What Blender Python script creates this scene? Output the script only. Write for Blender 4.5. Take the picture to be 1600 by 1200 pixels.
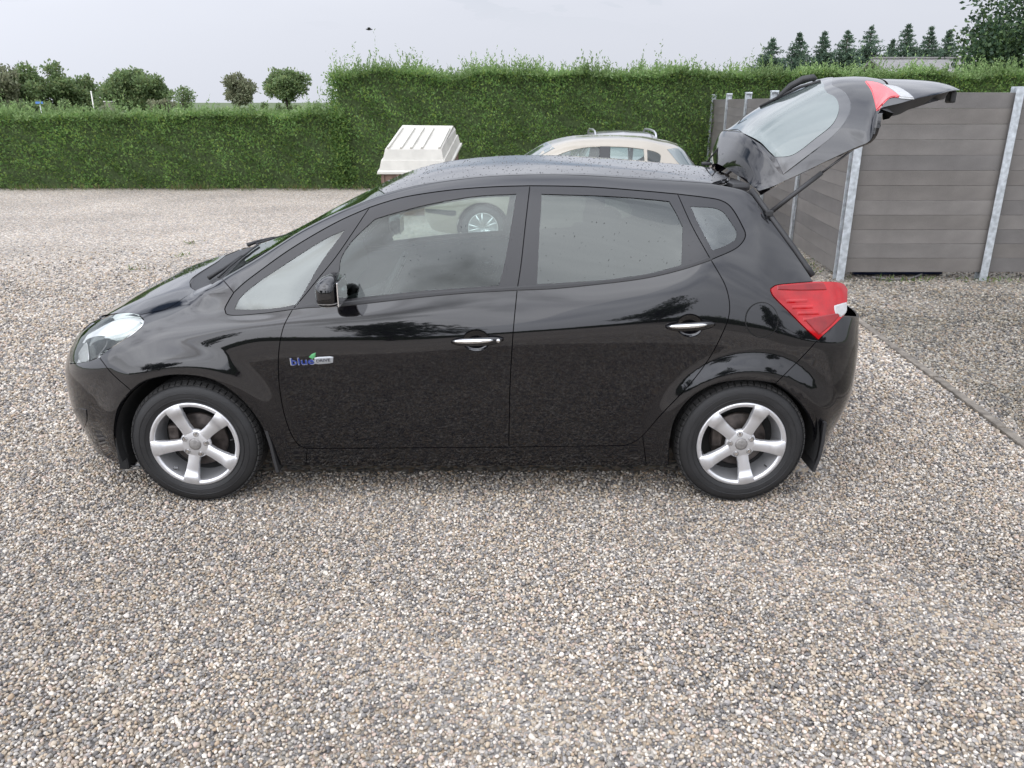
import bpy, bmesh, math, random
import numpy as np
from mathutils import Vector, Matrix, Euler
from mathutils.geometry import delaunay_2d_cdt

random.seed(7); np.random.seed(7)
rng = np.random.default_rng(11)
D2R = math.radians
for o in list(bpy.data.objects): bpy.data.objects.remove(o)
SC = bpy.context.scene
COL = SC.collection

# ------------------------------------------------------------------ camera
CAM_H, PITCH, FPX = 1.86, D2R(19.5), 1244.0      # metres, radians, focal length in px of a 1600 px frame
cam_d = bpy.data.cameras.new('camera'); cam = bpy.data.objects.new('camera', cam_d); COL.objects.link(cam)
cam.location = (0, 0, CAM_H); cam.rotation_euler = (math.pi/2 - PITCH, 0, 0)
cam_d.sensor_fit = 'HORIZONTAL'; cam_d.sensor_width = 36; cam_d.lens = FPX/1600*36
cam_d.clip_start = 0.05; cam_d.clip_end = 5000
SC.camera = cam

# ------------------------------------------------------------------ sky, sun, exposure
SUN_EL, SUN_AZ = D2R(36), D2R(216)     # azimuth clockwise from +Y: behind the camera, a little to its left
world = bpy.data.worlds.new('World'); SC.world = world; world.use_nodes = True
nt = world.node_tree; nt.nodes.clear()
def wn(t, **k):
    n = nt.nodes.new(t)
    for a, b in k.items(): setattr(n, a, b)
    return n
wout = wn('ShaderNodeOutputWorld'); bg = wn('ShaderNodeBackground')
sky = wn('ShaderNodeTexSky', sky_type='NISHITA', sun_disc=False, sun_elevation=SUN_EL, sun_rotation=SUN_AZ)
sky.air_density = 1.0; sky.dust_density = 1.5; sky.ozone_density = 1.5
tc = wn('ShaderNodeTexCoord'); sep = wn('ShaderNodeSeparateXYZ')
nt.links.new(tc.outputs['Generated'], sep.inputs[0])
zc = wn('ShaderNodeMath', operation='MAXIMUM'); zc.inputs[1].default_value = 0.0
nt.links.new(sep.outputs['Z'], zc.inputs[0])
za = wn('ShaderNodeMath', operation='ADD'); za.inputs[1].default_value = 0.22
nt.links.new(zc.outputs[0], za.inputs[0])
dv = wn('ShaderNodeVectorMath', operation='DIVIDE')
cb = wn('ShaderNodeCombineXYZ')
for k in range(3): nt.links.new(za.outputs[0], cb.inputs[k])
nt.links.new(tc.outputs['Generated'], dv.inputs[0]); nt.links.new(cb.outputs[0], dv.inputs[1])
n1 = wn('ShaderNodeTexNoise'); n1.inputs['Scale'].default_value = 1.15; n1.inputs['Detail'].default_value = 7
n1.inputs['Roughness'].default_value = 0.55; n1.inputs['Distortion'].default_value = 0.4
nt.links.new(dv.outputs[0], n1.inputs['Vector'])
cov = wn('ShaderNodeMapRange'); cov.inputs['From Min'].default_value = 0.33; cov.inputs['From Max'].default_value = 0.46
nt.links.new(n1.outputs['Fac'], cov.inputs['Value'])          # cloud cover
n2 = wn('ShaderNodeTexNoise'); n2.inputs['Scale'].default_value = 2.3; n2.inputs['Detail'].default_value = 6
nt.links.new(dv.outputs[0], n2.inputs['Vector'])
cr = wn('ShaderNodeValToRGB')
cr.color_ramp.elements[0].position = 0.30; cr.color_ramp.elements[0].color = (5.4, 5.7, 6.6, 1)
cr.color_ramp.elements[1].position = 0.70; cr.color_ramp.elements[1].color = (9.8, 10.1, 10.9, 1)
# clouds flatten into one veil towards the horizon
fade = wn('ShaderNodeMapRange', interpolation_type='SMOOTHSTEP'); fade.inputs['From Min'].default_value = .06; fade.inputs['From Max'].default_value = .32
nt.links.new(sep.outputs['Z'], fade.inputs['Value'])
nmx = wn('ShaderNodeMix', data_type='FLOAT'); nmx.inputs['A'].default_value = .52
nt.links.new(fade.outputs[0], nmx.inputs['Factor']); nt.links.new(n2.outputs['Fac'], nmx.inputs['B']); nt.links.new(nmx.outputs['Result'], cr.inputs[0])
# an overcast sky is brighter overhead than at the horizon
gr = wn('ShaderNodeMath', operation='MULTIPLY_ADD'); gr.inputs[1].default_value = 0.8; gr.inputs[2].default_value = 1.0
nt.links.new(zc.outputs[0], gr.inputs[0])
# thin cloud is brighter on the sun's side
sdot = wn('ShaderNodeVectorMath', operation='DOT_PRODUCT'); nt.links.new(tc.outputs['Generated'], sdot.inputs[0])
sdot.inputs[1].default_value = (math.sin(SUN_AZ)*math.cos(SUN_EL), math.cos(SUN_AZ)*math.cos(SUN_EL), math.sin(SUN_EL))
sh = wn('ShaderNodeMath', operation='MULTIPLY_ADD'); sh.inputs[1].default_value = .5; sh.inputs[2].default_value = .5; nt.links.new(sdot.outputs['Value'], sh.inputs[0])
spw = wn('ShaderNodeMath', operation='POWER'); spw.inputs[1].default_value = 2.5; nt.links.new(sh.outputs[0], spw.inputs[0])
sgl = wn('ShaderNodeMath', operation='MULTIPLY_ADD'); sgl.inputs[1].default_value = 2.6; sgl.inputs[2].default_value = 1.0; nt.links.new(spw.outputs[0], sgl.inputs[0])
smu = wn('ShaderNodeMath', operation='MULTIPLY'); nt.links.new(gr.outputs[0], smu.inputs[0]); nt.links.new(sgl.outputs[0], smu.inputs[1])
gm_ = wn('ShaderNodeVectorMath', operation='SCALE'); nt.links.new(cr.outputs[0], gm_.inputs[0]); nt.links.new(smu.outputs[0], gm_.inputs['Scale'])
mx = wn('ShaderNodeMix', data_type='RGBA')
veil = wn('ShaderNodeMath', operation='SUBTRACT'); veil.inputs[0].default_value = 1.0; nt.links.new(fade.outputs[0], veil.inputs[1])
cmx = wn('ShaderNodeMath', operation='MAXIMUM'); nt.links.new(cov.outputs[0], cmx.inputs[0]); nt.links.new(veil.outputs[0], cmx.inputs[1])
nt.links.new(cmx.outputs[0], mx.inputs['Factor']); nt.links.new(sky.outputs[0], mx.inputs['A']); nt.links.new(gm_.outputs[0], mx.inputs['B'])
nt.links.new(mx.outputs['Result'], bg.inputs['Color']); bg.inputs['Strength'].default_value = 0.085
nt.links.new(bg.outputs[0], wout.inputs[0])

sun_d = bpy.data.lights.new('sun', 'SUN'); sun = bpy.data.objects.new('sun', sun_d); COL.objects.link(sun)
sun_d.energy = 0.9; sun_d.angle = D2R(80); sun_d.color = (1.0, 0.96, 0.90)
sdir = Vector((math.sin(SUN_AZ)*math.cos(SUN_EL), math.cos(SUN_AZ)*math.cos(SUN_EL), math.sin(SUN_EL)))
sun.rotation_euler = sdir.to_track_quat('Z', 'Y').to_euler(); sun.location = (-5, -8, 12)
SC.view_settings.view_transform = 'Standard'; SC.view_settings.look = 'None'
SC.view_settings.exposure = 0.0; SC.view_settings.gamma = 1.0; SC.view_settings.use_curve_mapping = False
SC.render.engine = 'CYCLES'

# ------------------------------------------------------------------ pixel <-> space
cP, sP = math.cos(PITCH), math.sin(PITCH)
def ray(px, py):
    a, b = (px-800)/FPX, (600-py)/FPX
    return np.array([a, cP + b*sP, -sP + b*cP])
def at_y(px, py, Y):
    d = ray(px, py); t = Y/d[1]; return np.array([d[0]*t, Y, CAM_H + d[2]*t])
def at_z(px, py, z=0.0):
    d = ray(px, py); t = (z-CAM_H)/d[2]; return np.array([d[0]*t, d[1]*t, z])
def proj_cam(P):
    P = np.asarray(P); h = P[..., 2]-CAM_H
    zc_ = P[..., 1]*cP - h*sP; up = P[..., 1]*sP + h*cP
    return np.stack([800+FPX*P[..., 0]/zc_, 600-FPX*up/zc_], -1)

# ------------------------------------------------------------------ materials
MATS = {}
def nodes_of(name):
    m = bpy.data.materials.new(name); m.use_nodes = True
    t = m.node_tree; return m, t, t.nodes['Principled BSDF'], t.nodes['Material Output']
def L(t, a, b): t.links.new(a, b)
def mat(name, col, rough=0.5, metal=0.0, noise=0.0, nscale=20.0, bump=0.0, bscale=60.0, coat=0.0, spec=0.5, rnoise=0.0, coords='Object'):
    m, t, p, o = nodes_of(name)
    p.inputs['Base Color'].default_value = (*col, 1); p.inputs['Roughness'].default_value = rough
    p.inputs['Metallic'].default_value = metal; p.inputs['Specular IOR Level'].default_value = spec
    p.inputs['Coat Weight'].default_value = coat; p.inputs['Coat Roughness'].default_value = 0.03
    c = t.nodes.new('ShaderNodeTexCoord')
    if noise or rnoise:
        n = t.nodes.new('ShaderNodeTexNoise'); n.inputs['Scale'].default_value = nscale; n.inputs['Detail'].default_value = 6
        L(t, c.outputs[coords], n.inputs['Vector'])
        if noise:
            r = t.nodes.new('ShaderNodeValToRGB')
            r.color_ramp.elements[0].position = 0.3; r.color_ramp.elements[1].position = 0.7
            r.color_ramp.elements[0].color = (*[max(0, x*(1-noise)) for x in col], 1)
            r.color_ramp.elements[1].color = (*[min(1, x*(1+noise)) for x in col], 1)
            L(t, n.outputs['Fac'], r.inputs[0]); L(t, r.outputs[0], p.inputs['Base Color'])
        if rnoise:
            mr = t.nodes.new('ShaderNodeMapRange'); mr.inputs['To Min'].default_value = max(0, rough-rnoise); mr.inputs['To Max'].default_value = rough+rnoise
            L(t, n.outputs['Fac'], mr.inputs['Value']); L(t, mr.outputs[0], p.inputs['Roughness'])
    if bump:
        n = t.nodes.new('ShaderNodeTexNoise'); n.inputs['Scale'].default_value = bscale; n.inputs['Detail'].default_value = 4
        L(t, c.outputs[coords], n.inputs['Vector'])
        b = t.nodes.new('ShaderNodeBump'); b.inputs['Strength'].default_value = bump; b.inputs['Distance'].default_value = 0.01
        L(t, n.outputs['Fac'], b.inputs['Height']); L(t, b.outputs[0], p.inputs['Normal'])
    MATS[name] = m; return m
def glass_mat(name, tint, ior=1.5, rough=0.0):
    m, t, p, o = nodes_of(name); t.nodes.remove(p)
    tr = t.nodes.new('ShaderNodeBsdfTransparent'); tr.inputs[0].default_value = (*tint, 1)
    gl = t.nodes.new('ShaderNodeBsdfGlossy'); gl.inputs['Roughness'].default_value = rough; gl.inputs['Color'].default_value = (0.95, 1.0, 0.97, 1)
    fr = t.nodes.new('ShaderNodeFresnel'); fr.inputs['IOR'].default_value = ior
    mxx = t.nodes.new('ShaderNodeMixShader')
    L(t, fr.outputs[0], mxx.inputs[0]); L(t, tr.outputs[0], mxx.inputs[1]); L(t, gl.outputs[0], mxx.inputs[2]); L(t, mxx.outputs[0], o.inputs[0])
    MATS[name] = m; return m
PAINT = mat('black_paint', (0.0035, 0.0035, 0.0045), 0.12, coat=1.0, rnoise=0.03, nscale=3, spec=0.06)
PAINT.node_tree.nodes['Principled BSDF'].inputs['Coat IOR'].default_value = 1.62
TRIM = mat('satin_black_trim', (0.012, 0.012, 0.0135), 0.36, bump=0.05, bscale=400)
PLAST = mat('black_plastic', (0.018, 0.018, 0.019), 0.55, bump=0.1, bscale=300)
RUBBER = mat('tyre_rubber', (0.011, 0.011, 0.0115), 0.6, noise=0.35, nscale=9, bump=0.15, bscale=120)
TREAD = mat('tyre_tread', (0.020, 0.0195, 0.019), 0.85, noise=0.4, nscale=30, bump=0.3, bscale=150)
ALLOY = mat('silver_alloy', (0.66, 0.66, 0.67), 0.34, metal=0.75, noise=0.06, nscale=12)
CHROME = mat('chrome', (0.8, 0.8, 0.8), 0.08, metal=1.0, rnoise=0.03, nscale=30)
DISC = mat('rusty_brake_disc', (0.055, 0.045, 0.04), 0.5, metal=0.5, noise=0.6, nscale=25)
DARK = mat('underbody_black', (0.008, 0.008, 0.008), 0.9, noise=0.3)
CAPG = mat('hub_cap_grey', (0.22, 0.21, 0.20), 0.5, metal=0.3, noise=0.2, nscale=80)
GLASS = glass_mat('tinted_glass', (0.62, 0.71, 0.68), 1.66)
GLASSR = glass_mat('rear_glass', (0.26, 0.31, 0.30), 1.70)
GLASSQ = glass_mat('quarter_glass', (0.50, 0.56, 0.54), 2.0)
CLEAR = glass_mat('clear_lens', (0.95, 0.96, 0.96), 1.45, 0.02)
SEAT = mat('seat_fabric', (0.035, 0.036, 0.038), 0.9, noise=0.3, nscale=60, bump=0.3, bscale=300)
LINER = mat('grey_headliner', (0.32, 0.31, 0.29), 0.9, noise=0.1, nscale=40)
CARD = mat('dark_door_card', (0.04, 0.04, 0.042), 0.7, noise=0.2, nscale=20, bump=0.1, bscale=200)

# ------------------------------------------------------------------ mesh helpers
def link(o, parent=None):
    COL.objects.link(o)
    if parent is not None:
        o.parent = parent
        o.matrix_parent_inverse = PINV.get(parent.name, Matrix.Identity(4))
    return o
PINV = {}
def mk(name, V, F, m, parent=None, smooth=False, normals=None):
    me = bpy.data.meshes.new(name)
    me.from_pydata([tuple(map(float, v)) for v in V], [], [tuple(map(int, f)) for f in F])
    if m is not None: me.materials.append(m)
    me.update()
    if smooth or normals is not None:
        me.polygons.foreach_set('use_smooth', [True]*len(me.polygons))
    if normals is not None:
        me.normals_split_custom_set([tuple(n) for n in normals])
    o = bpy.data.objects.new(name, me); return link(o, parent)
def mk_np(name, V, quads, m, parent=None, smooth=False):
    """fast mesh from numpy: V (n,3), quads (k,4) or (k,3)"""
    me = bpy.data.meshes.new(name); k = quads.shape[1]
    me.vertices.add(len(V)); me.vertices.foreach_set('co', V.astype(np.float32).ravel())
    me.loops.add(quads.size); me.loops.foreach_set('vertex_index', quads.astype(np.int32).ravel())
    me.polygons.add(len(quads)); me.polygons.foreach_set('loop_start', np.arange(0, quads.size, k, dtype=np.int32))
    me.update(calc_edges=True); me.validate()
    if smooth: me.polygons.foreach_set('use_smooth', [True]*len(me.polygons))
    if m is not None: me.materials.append(m)
    return link(bpy.data.objects.new(name, me), parent)
def thing(name, label, cat, loc=(0, 0, 0), group=None, world_children=True, rot=0.0):
    o = bpy.data.objects.new(name, None); COL.objects.link(o); o.location = loc; o.rotation_euler = (0, 0, rot)
    o.empty_display_size = 0.2
    if world_children: PINV[o.name] = Matrix.Translation(-Vector(loc))
    return tag(o, label, cat, group)
def tag(o, label, cat, group=None):
    o['label'] = label; o['category'] = cat
    if group: o['group'] = group
    return o
def struct(o): o['kind'] = 'structure'; return o
def stuff(o): o['kind'] = 'stuff'; return o
def bm_obj(name, bm, m, parent=None, smooth=False, autosmooth=None):
    me = bpy.data.meshes.new(name); bm.to_mesh(me); bm.free()
    if m is not None: me.materials.append(m)
    if smooth: me.polygons.foreach_set('use_smooth', [True]*len(me.polygons))
    return link(bpy.data.objects.new(name, me), parent)
def bm_box(bm, c, s, rot=None, bevel=0.0):
    r = bmesh.ops.create_cube(bm, size=1.0); vs = r['verts']
    M = Matrix.Translation(Vector(c)) @ (rot.to_matrix().to_4x4() if rot is not None else Matrix.Identity(4)) @ Matrix.Diagonal((*s, 1))
    bmesh.ops.transform(bm, matrix=M, verts=vs)
    if bevel:
        es = list({e for v in vs for e in v.link_edges})
        bmesh.ops.bevel(bm, geom=es, offset=bevel, segments=2, affect='EDGES', profile=0.6)
def box(name, c, s, m, parent=None, rot=None, bevel=0.0, smooth=False):
    bm = bmesh.new(); bm_box(bm, c, s, rot, bevel); return bm_obj(name, bm, m, parent, smooth)
def tube_data(pts, rad, seg=8, cap=True):
    pts = [Vector(p) for p in pts]; V = []; F = []; n = len(pts)
    if not hasattr(rad, '__len__'): rad = [rad]*n
    up = Vector((0, 0, 1))
    for i, p in enumerate(pts):
        t = (pts[min(i+1, n-1)]-pts[max(i-1, 0)]).normalized()
        a = t.cross(up)
        if a.length < 1e-3: a = t.cross(Vector((1, 0, 0)))
        a.normalize(); b = t.cross(a)
        for k in range(seg):
            th = 2*math.pi*k/seg; V.append(p + (a*math.cos(th)+b*math.sin(th))*rad[i])
    for i in range(n-1):
        for k in range(seg):
            F.append((i*seg+k, i*seg+(k+1) % seg, (i+1)*seg+(k+1) % seg, (i+1)*seg+k))
    if cap: F.append(tuple(range(seg))[::-1]); F.append(tuple(range((n-1)*seg, n*seg)))
    return V, F
def tube(name, pts, rad, m, parent=None, seg=8):
    V, F = tube_data(pts, rad, seg); return mk(name, V, F, m, parent, smooth=True)
def lathe_y(prof, cx, cy, cz, seg=48, a0=0.0, a1=2*math.pi):
    """profile [(r, dy)] about an axis along Y"""
    V = []; F = []; n = len(prof); full = abs(a1-a0-2*math.pi) < 1e-6; cnt = seg if full else seg+1
    for k in range(cnt):
        th = a0+(a1-a0)*k/seg
        for r, dy in prof: V.append((cx+r*math.cos(th), cy+dy, cz+r*math.sin(th)))
    for k in range(seg):
        k2 = (k+1) % cnt
        for i in range(n-1): F.append((k*n+i, k2*n+i, k2*n+i+1, k*n+i+1))
    return V, F
def pchip(x, y, xq):
    x = np.asarray(x, float); y = np.asarray(y, float); h = np.diff(x); d = np.diff(y)/h
    m = np.zeros_like(y)
    for i in range(1, len(x)-1):
        if d[i-1]*d[i] > 0:
            w1, w2 = 2*h[i]+h[i-1], h[i]+2*h[i-1]; m[i] = (w1+w2)/(w1/d[i-1]+w2/d[i])
    m[0], m[-1] = d[0], d[-1]
    xq = np.asarray(xq, float); i = np.clip(np.searchsorted(x, xq)-1, 0, len(h)-1); t = (xq-x[i])/h[i]
    t2, t3 = t*t, t*t*t
    return (2*t3-3*t2+1)*y[i]+(t3-2*t2+t)*h[i]*m[i]+(-2*t3+3*t2)*y[i+1]+(t3-t2)*h[i]*m[i+1]
def crom(pts, step):
    """dense Catmull-Rom through 2-D points"""
    P = np.asarray(pts, float)
    if len(P) == 2:
        n = max(1, int(np.linalg.norm(P[1]-P[0])/step)); return P[0]+(P[1]-P[0])*np.linspace(0, 1, n+1)[:, None]
    P = np.vstack([2*P[0]-P[1], P, 2*P[-1]-P[-2]]); out = []
    for i in range(1, len(P)-2):
        n = max(1, int(np.linalg.norm(P[i+1]-P[i])/step)); t = np.linspace(0, 1, n, endpoint=False)[:, None]
        p0, p1, p2, p3 = P[i-1], P[i], P[i+1], P[i+2]
        ks = [np.linalg.norm(b-a)**0.5+1e-6 for a, b in ((p0, p1), (p1, p2), (p2, p3))]
        m1 = ((p1-p0)/ks[0]-(p2-p0)/(ks[0]+ks[1])+(p2-p1)/ks[1])*ks[1]
        m2 = ((p2-p1)/ks[1]-(p3-p1)/(ks[1]+ks[2])+(p3-p2)/ks[2])*ks[1]
        out.append((2*t**3-3*t**2+1)*p1+(t**3-2*t**2+t)*m1+(-2*t**3+3*t**2)*p2+(t**3-t**2)*m2)
    out.append(P[-2][None]); return np.vstack(out)
def in_poly(pts, poly):
    x, y = pts[:, 0], pts[:, 1]; ins = np.zeros(len(pts), bool); n = len(poly); j = n-1
    for i in range(n):
        xi, yi = poly[i]; xj, yj = poly[j]
        c = (yi > y) != (yj > y)
        if abs(yj-yi) > 1e-12: ins ^= c & (x < (xj-xi)*(y-yi)/(yj-yi)+xi)
        j = i
    return ins
def blur_axis(A, sig, axis):
    r = int(3*sig+1); k = np.exp(-0.5*(np.arange(-r, r+1)/sig)**2); k /= k.sum()
    A = np.moveaxis(A, axis, 0); a0 = 2*A[0]-A[1:r+1][::-1]; a1 = 2*A[-1]-A[-r-1:-1][::-1]
    B = np.concatenate([a0, A, a1], 0); out = sum(k[i]*B[i:i+len(A)] for i in range(2*r+1))
    return np.moveaxis(out, 0, axis)

class Surf:
    """a smooth sheet G[u, v] -> 3-D; panels are outlined on it and cut out with clean edges"""
    def __init__(s, G, proj, eye=None, step=4.0, centre=None):
        s.G = G; s.NU, s.NV = G.shape[:2]; s.proj = proj; s.step = step
        s.Su = np.gradient(G, axis=0); s.Sv = np.gradient(G, axis=1)
        N = np.cross(s.Su, s.Sv); l = np.linalg.norm(N, axis=2, keepdims=True); N /= np.maximum(l, 1e-12)
        c = centre if centre is not None else G.reshape(-1, 3).mean(0)
        if (N*(G-c)).sum() < 0: N = -N
        s.N = N; s.P2 = proj(G)
        s.vis = ((eye-G)*N).sum(2) > 0 if eye is not None else N[..., 1] < 0.02
    def ev(s, uv, A=None):
        A = s.G if A is None else A
        u = np.clip(uv[:, 0], 0, s.NU-1.001); v = np.clip(uv[:, 1], 0, s.NV-1.001)
        i = u.astype(int); j = v.astype(int); a = (u-i)[:, None]; b = (v-j)[:, None]
        return A[i, j]*(1-a)*(1-b)+A[i+1, j]*a*(1-b)+A[i, j+1]*(1-a)*b+A[i+1, j+1]*a*b
    def nrm(s, uv):
        n = s.ev(uv, s.N); return n/np.linalg.norm(n, axis=1, keepdims=True)
    def inv(s, pts):
        pts = np.asarray(pts, float); big = np.where(s.vis, 0, 1e6); st = np.zeros((len(pts), 2))
        for k, p in enumerate(pts):
            d = ((s.P2-p)**2).sum(2)+big; st[k] = np.unravel_index(np.argmin(d), d.shape)
        uv = st.copy()
        for _ in range(8):
            f = s.proj(s.ev(uv))-pts; h = 0.4
            ju = (s.proj(s.ev(uv+[h, 0]))-s.proj(s.ev(uv-[h, 0])))/(2*h); jv = (s.proj(s.ev(uv+[0, h]))-s.proj(s.ev(uv-[0, h])))/(2*h)
            det = ju[:, 0]*jv[:, 1]-ju[:, 1]*jv[:, 0]; det = np.where(abs(det) < 1e-9, 1e-9, det)
            du = (f[:, 0]*jv[:, 1]-f[:, 1]*jv[:, 0])/det; dv_ = (ju[:, 0]*f[:, 1]-ju[:, 1]*f[:, 0])/det
            uv = uv-np.clip(np.stack([du, dv_], 1), -2, 2); uv[:, 0] = np.clip(uv[:, 0], 0, s.NU-1); uv[:, 1] = np.clip(uv[:, 1], 0, s.NV-1)
        bad = (np.abs(uv-st).max(1) > 6); uv[bad] = st[bad]; return uv
    def outline(s, curves):
        """curves: lists of 2-D picture/side points, or ('uv', [...]) lists"""
        out = []
        for c in curves:
            if isinstance(c, tuple) and c[0] == 'uv': q = crom(c[1], 4.0) if len(c[1]) > 1 else np.array(c[1], float)
            else: q = s.inv(crom(c, s.step))
            out.append(q)
        B = np.vstack(out); keep = [0]; P = s.ev(B)
        for i in range(1, len(B)):
            if np.linalg.norm(P[i]-P[keep[-1]]) > 0.0015: keep.append(i)
        while len(keep) > 3 and np.linalg.norm(P[keep[-1]]-P[keep[0]]) < 0.0015: keep.pop()
        return B[keep]
    def shift(s, B, d):
        """move outline inward (d > 0) along the sheet by d metres"""
        P = s.ev(B); n = s.nrm(B); t = np.roll(P, -1, 0)-np.roll(P, 1, 0)
        w = np.cross(n, t); w /= np.maximum(np.linalg.norm(w, axis=1, keepdims=True), 1e-9)
        su, sv = s.ev(B, s.Su), s.ev(B, s.Sv)
        a, b, c = (su*su).sum(1), (su*sv).sum(1), (sv*sv).sum(1); e, f = (w*su).sum(1), (w*sv).sum(1)
        det = np.maximum(a*c-b*b, 1e-12); duv = np.stack([(e*c-f*b)/det, (a*f-b*e)/det], 1)
        sg = 1 if in_poly(B+duv*0.004, B).mean() > 0.5 else -1
        Q = B+sg*d*duv; Q[:, 0] = np.clip(Q[:, 0], 0, s.NU-1); Q[:, 1] = np.clip(Q[:, 1], 0, s.NV-1)
        return Q
    def patch(s, B, holes=(), off=0.0, lip=0.010, spacing=0.03, lip_out=0.006):
        """triangulate the outline on the sheet; returns V, F, loop normals"""
        Lu = np.linalg.norm(s.ev(B, s.Su), axis=1).mean(); Lv = np.linalg.norm(s.ev(B, s.Sv), axis=1).mean(); S = np.array([Lu, Lv])
        rings = [B]+list(holes); pts = np.vstack(rings)*S; edges = []; k = 0
        for r in rings: n = len(r); edges += [(k+i, k+(i+1) % n) for i in range(n)]; k += n
        lo, hi = (B*S).min(0), (B*S).max(0)
        gx = np.arange(lo[0]+spacing*.5, hi[0], spacing); gy = np.arange(lo[1]+spacing*.5, hi[1], spacing)
        if len(gx) and len(gy):
            g = np.stack(np.meshgrid(gx, gy, indexing='ij'), -1); g[1::2, :, 1] += spacing*.25; g = g.reshape(-1, 2)
            ok = in_poly(g, B*S)
            for h in holes: ok &= ~in_poly(g, h*S)
            g = g[ok]
            if len(g):
                dm = np.full(len(g), 1e9)
                for p in pts: dm = np.minimum(dm, ((g-p)**2).sum(1))
                g = g[dm > (spacing*.45)**2]
            pts = np.vstack([pts, g])
        r = delaunay_2d_cdt([Vector(p) for p in pts], edges, [], 0, 1e-7)
        V2 = np.array([tuple(v) for v in r[0]]); T = np.array([f for f in r[2] if len(f) == 3])
        cen = V2[T].mean(1); ok = in_poly(cen, B*S)
        for h in holes: ok &= ~in_poly(cen, h*S)
        T = T[ok]; uv = V2/S; n = s.nrm(uv); V = s.ev(uv)+n*off
        fn = np.cross(V[T[:, 1]]-V[T[:, 0]], V[T[:, 2]]-V[T[:, 0]]); fl = (fn*n[T[:, 0]]).sum(1) < 0
        T[fl] = T[fl][:, ::-1]
        V = list(V); F = [tuple(t) for t in T]; LN = [tuple(n[i]) for t in T for i in t]
        if lip:
            for q, ring in enumerate(rings):
                m = len(ring); P0 = s.ev(ring); nn = s.nrm(ring); outr = s.shift(ring, -lip_out if q == 0 else lip_out)
                A0 = P0+nn*off; A1 = P0+nn*(off-lip*.35)-0.0; A2 = s.ev(outr)+s.nrm(outr)*(off-lip)
                # small rolled edge, then a ledge that closes the gap to the neighbouring panel
                b0 = len(V); V += list(A0)+list(A1)+list(A2); cen3 = P0.mean(0)
                for i in range(m):
                    j = (i+1) % m
                    for r0, r1 in ((0, 1), (1, 2)):
                        f = (b0+r0*m+i, b0+r0*m+j, b0+r1*m+j, b0+r1*m+i)
                        p = [np.array(V[x]) for x in f]; nf = np.cross(p[2]-p[0], p[3]-p[1]); l = np.linalg.norm(nf)
                        if l < 1e-14: continue
                        nf /= l
                        if r0 == 1 and nf@nn[i] < 0: f = f[::-1]; nf = -nf
                        F.append(f); LN += [tuple(nf)]*4
        return np.array(V), F, LN
def mirror_y(V, F, LN, yc):
    V2 = np.array(V).copy(); V2[:, 1] = 2*yc-V2[:, 1]
    F2 = []; L2 = []; k = 0
    for f in F:
        n = len(f); F2.append(tuple(f[::-1])); L2 += [(a[0], -a[1], a[2]) for a in LN[k:k+n][::-1]]; k += n
    return V2, F2, L2
# ================================================================== ground
def ramp(t, stops, const=True):
    r = t.nodes.new('ShaderNodeValToRGB'); cr_ = r.color_ramp; cr_.interpolation = 'CONSTANT' if const else 'LINEAR'
    while len(cr_.elements) > 1: cr_.elements.remove(cr_.elements[-1])
    cr_.elements[0].position = stops[0][0]; cr_.elements[0].color = (*stops[0][1], 1)
    for p, c in stops[1:]:
        e = cr_.elements.new(p); e.color = (*c, 1)
    return r
GK = 1.02
PAL = [(.00, (.42, .40, .37)), (.10, (.28, .27, .265)), (.20, (.20, .195, .19)), (.32, (.37, .325, .265)), (.42, (.26, .225, .185)), (.52, (.52, .49, .44)), (.59, (.135, .132, .135)), (.67, (.40, .34, .265)), (.74, (.31, .26, .22)), (.79, (.56, .53, .49)), (.84, (.235, .225, .205)), (.90, (.42, .345, .30)), (.945, (.33, .26, .19)), (.97, (.12, .115, .112))]
PAL = [(p, tuple(x*GK*k for x, k in zip(c, (1.02, .985, .94)))) for p, c in PAL]
def stone_tone(t, col_socket, pos_socket):
    """the yard's large-scale differences of the stones themselves: sand-grey drives, darker mossy bed beyond the edging"""
    n = t.nodes.new('ShaderNodeTexNoise'); n.inputs['Scale'].default_value = .55; n.inputs['Detail'].default_value = 5
    L(t, pos_socket, n.inputs['Vector'])
    mr = t.nodes.new('ShaderNodeMapRange'); mr.inputs['From Min'].default_value = .3; mr.inputs['From Max'].default_value = .7; mr.inputs['To Min'].default_value = .84; mr.inputs['To Max'].default_value = 1.14
    L(t, n.outputs['Fac'], mr.inputs['Value'])
    sc = t.nodes.new('ShaderNodeVectorMath'); sc.operation = 'SCALE'; L(t, col_socket, sc.inputs[0]); L(t, mr.outputs[0], sc.inputs['Scale'])
    sp = t.nodes.new('ShaderNodeSeparateXYZ'); L(t, pos_socket, sp.inputs[0])
    bed = t.nodes.new('ShaderNodeMapRange'); bed.inputs['From Min'].default_value = 3.02; bed.inputs['From Max'].default_value = 3.14; L(t, sp.outputs['X'], bed.inputs['Value'])
    n2 = t.nodes.new('ShaderNodeTexNoise'); n2.inputs['Scale'].default_value = 1.1; n2.inputs['Detail'].default_value = 6; L(t, pos_socket, n2.inputs['Vector'])
    moss = t.nodes.new('ShaderNodeMapRange'); moss.inputs['From Min'].default_value = .42; moss.inputs['From Max'].default_value = .68; moss.inputs['To Min'].default_value = .55; moss.inputs['To Max'].default_value = .95; L(t, n2.outputs['Fac'], moss.inputs['Value'])
    mu = t.nodes.new('ShaderNodeMath'); mu.operation = 'MULTIPLY'; L(t, bed.outputs[0], mu.inputs[0]); L(t, moss.outputs[0], mu.inputs[1])
    mz = t.nodes.new('ShaderNodeMix'); mz.data_type = 'RGBA'; mz.blend_type = 'MULTIPLY'
    L(t, mu.outputs[0], mz.inputs['Factor']); L(t, sc.outputs[0], mz.inputs['A']); mz.inputs['B'].default_value = (.45, .46, .44, 1)
    return mz.outputs['Result']
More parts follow.
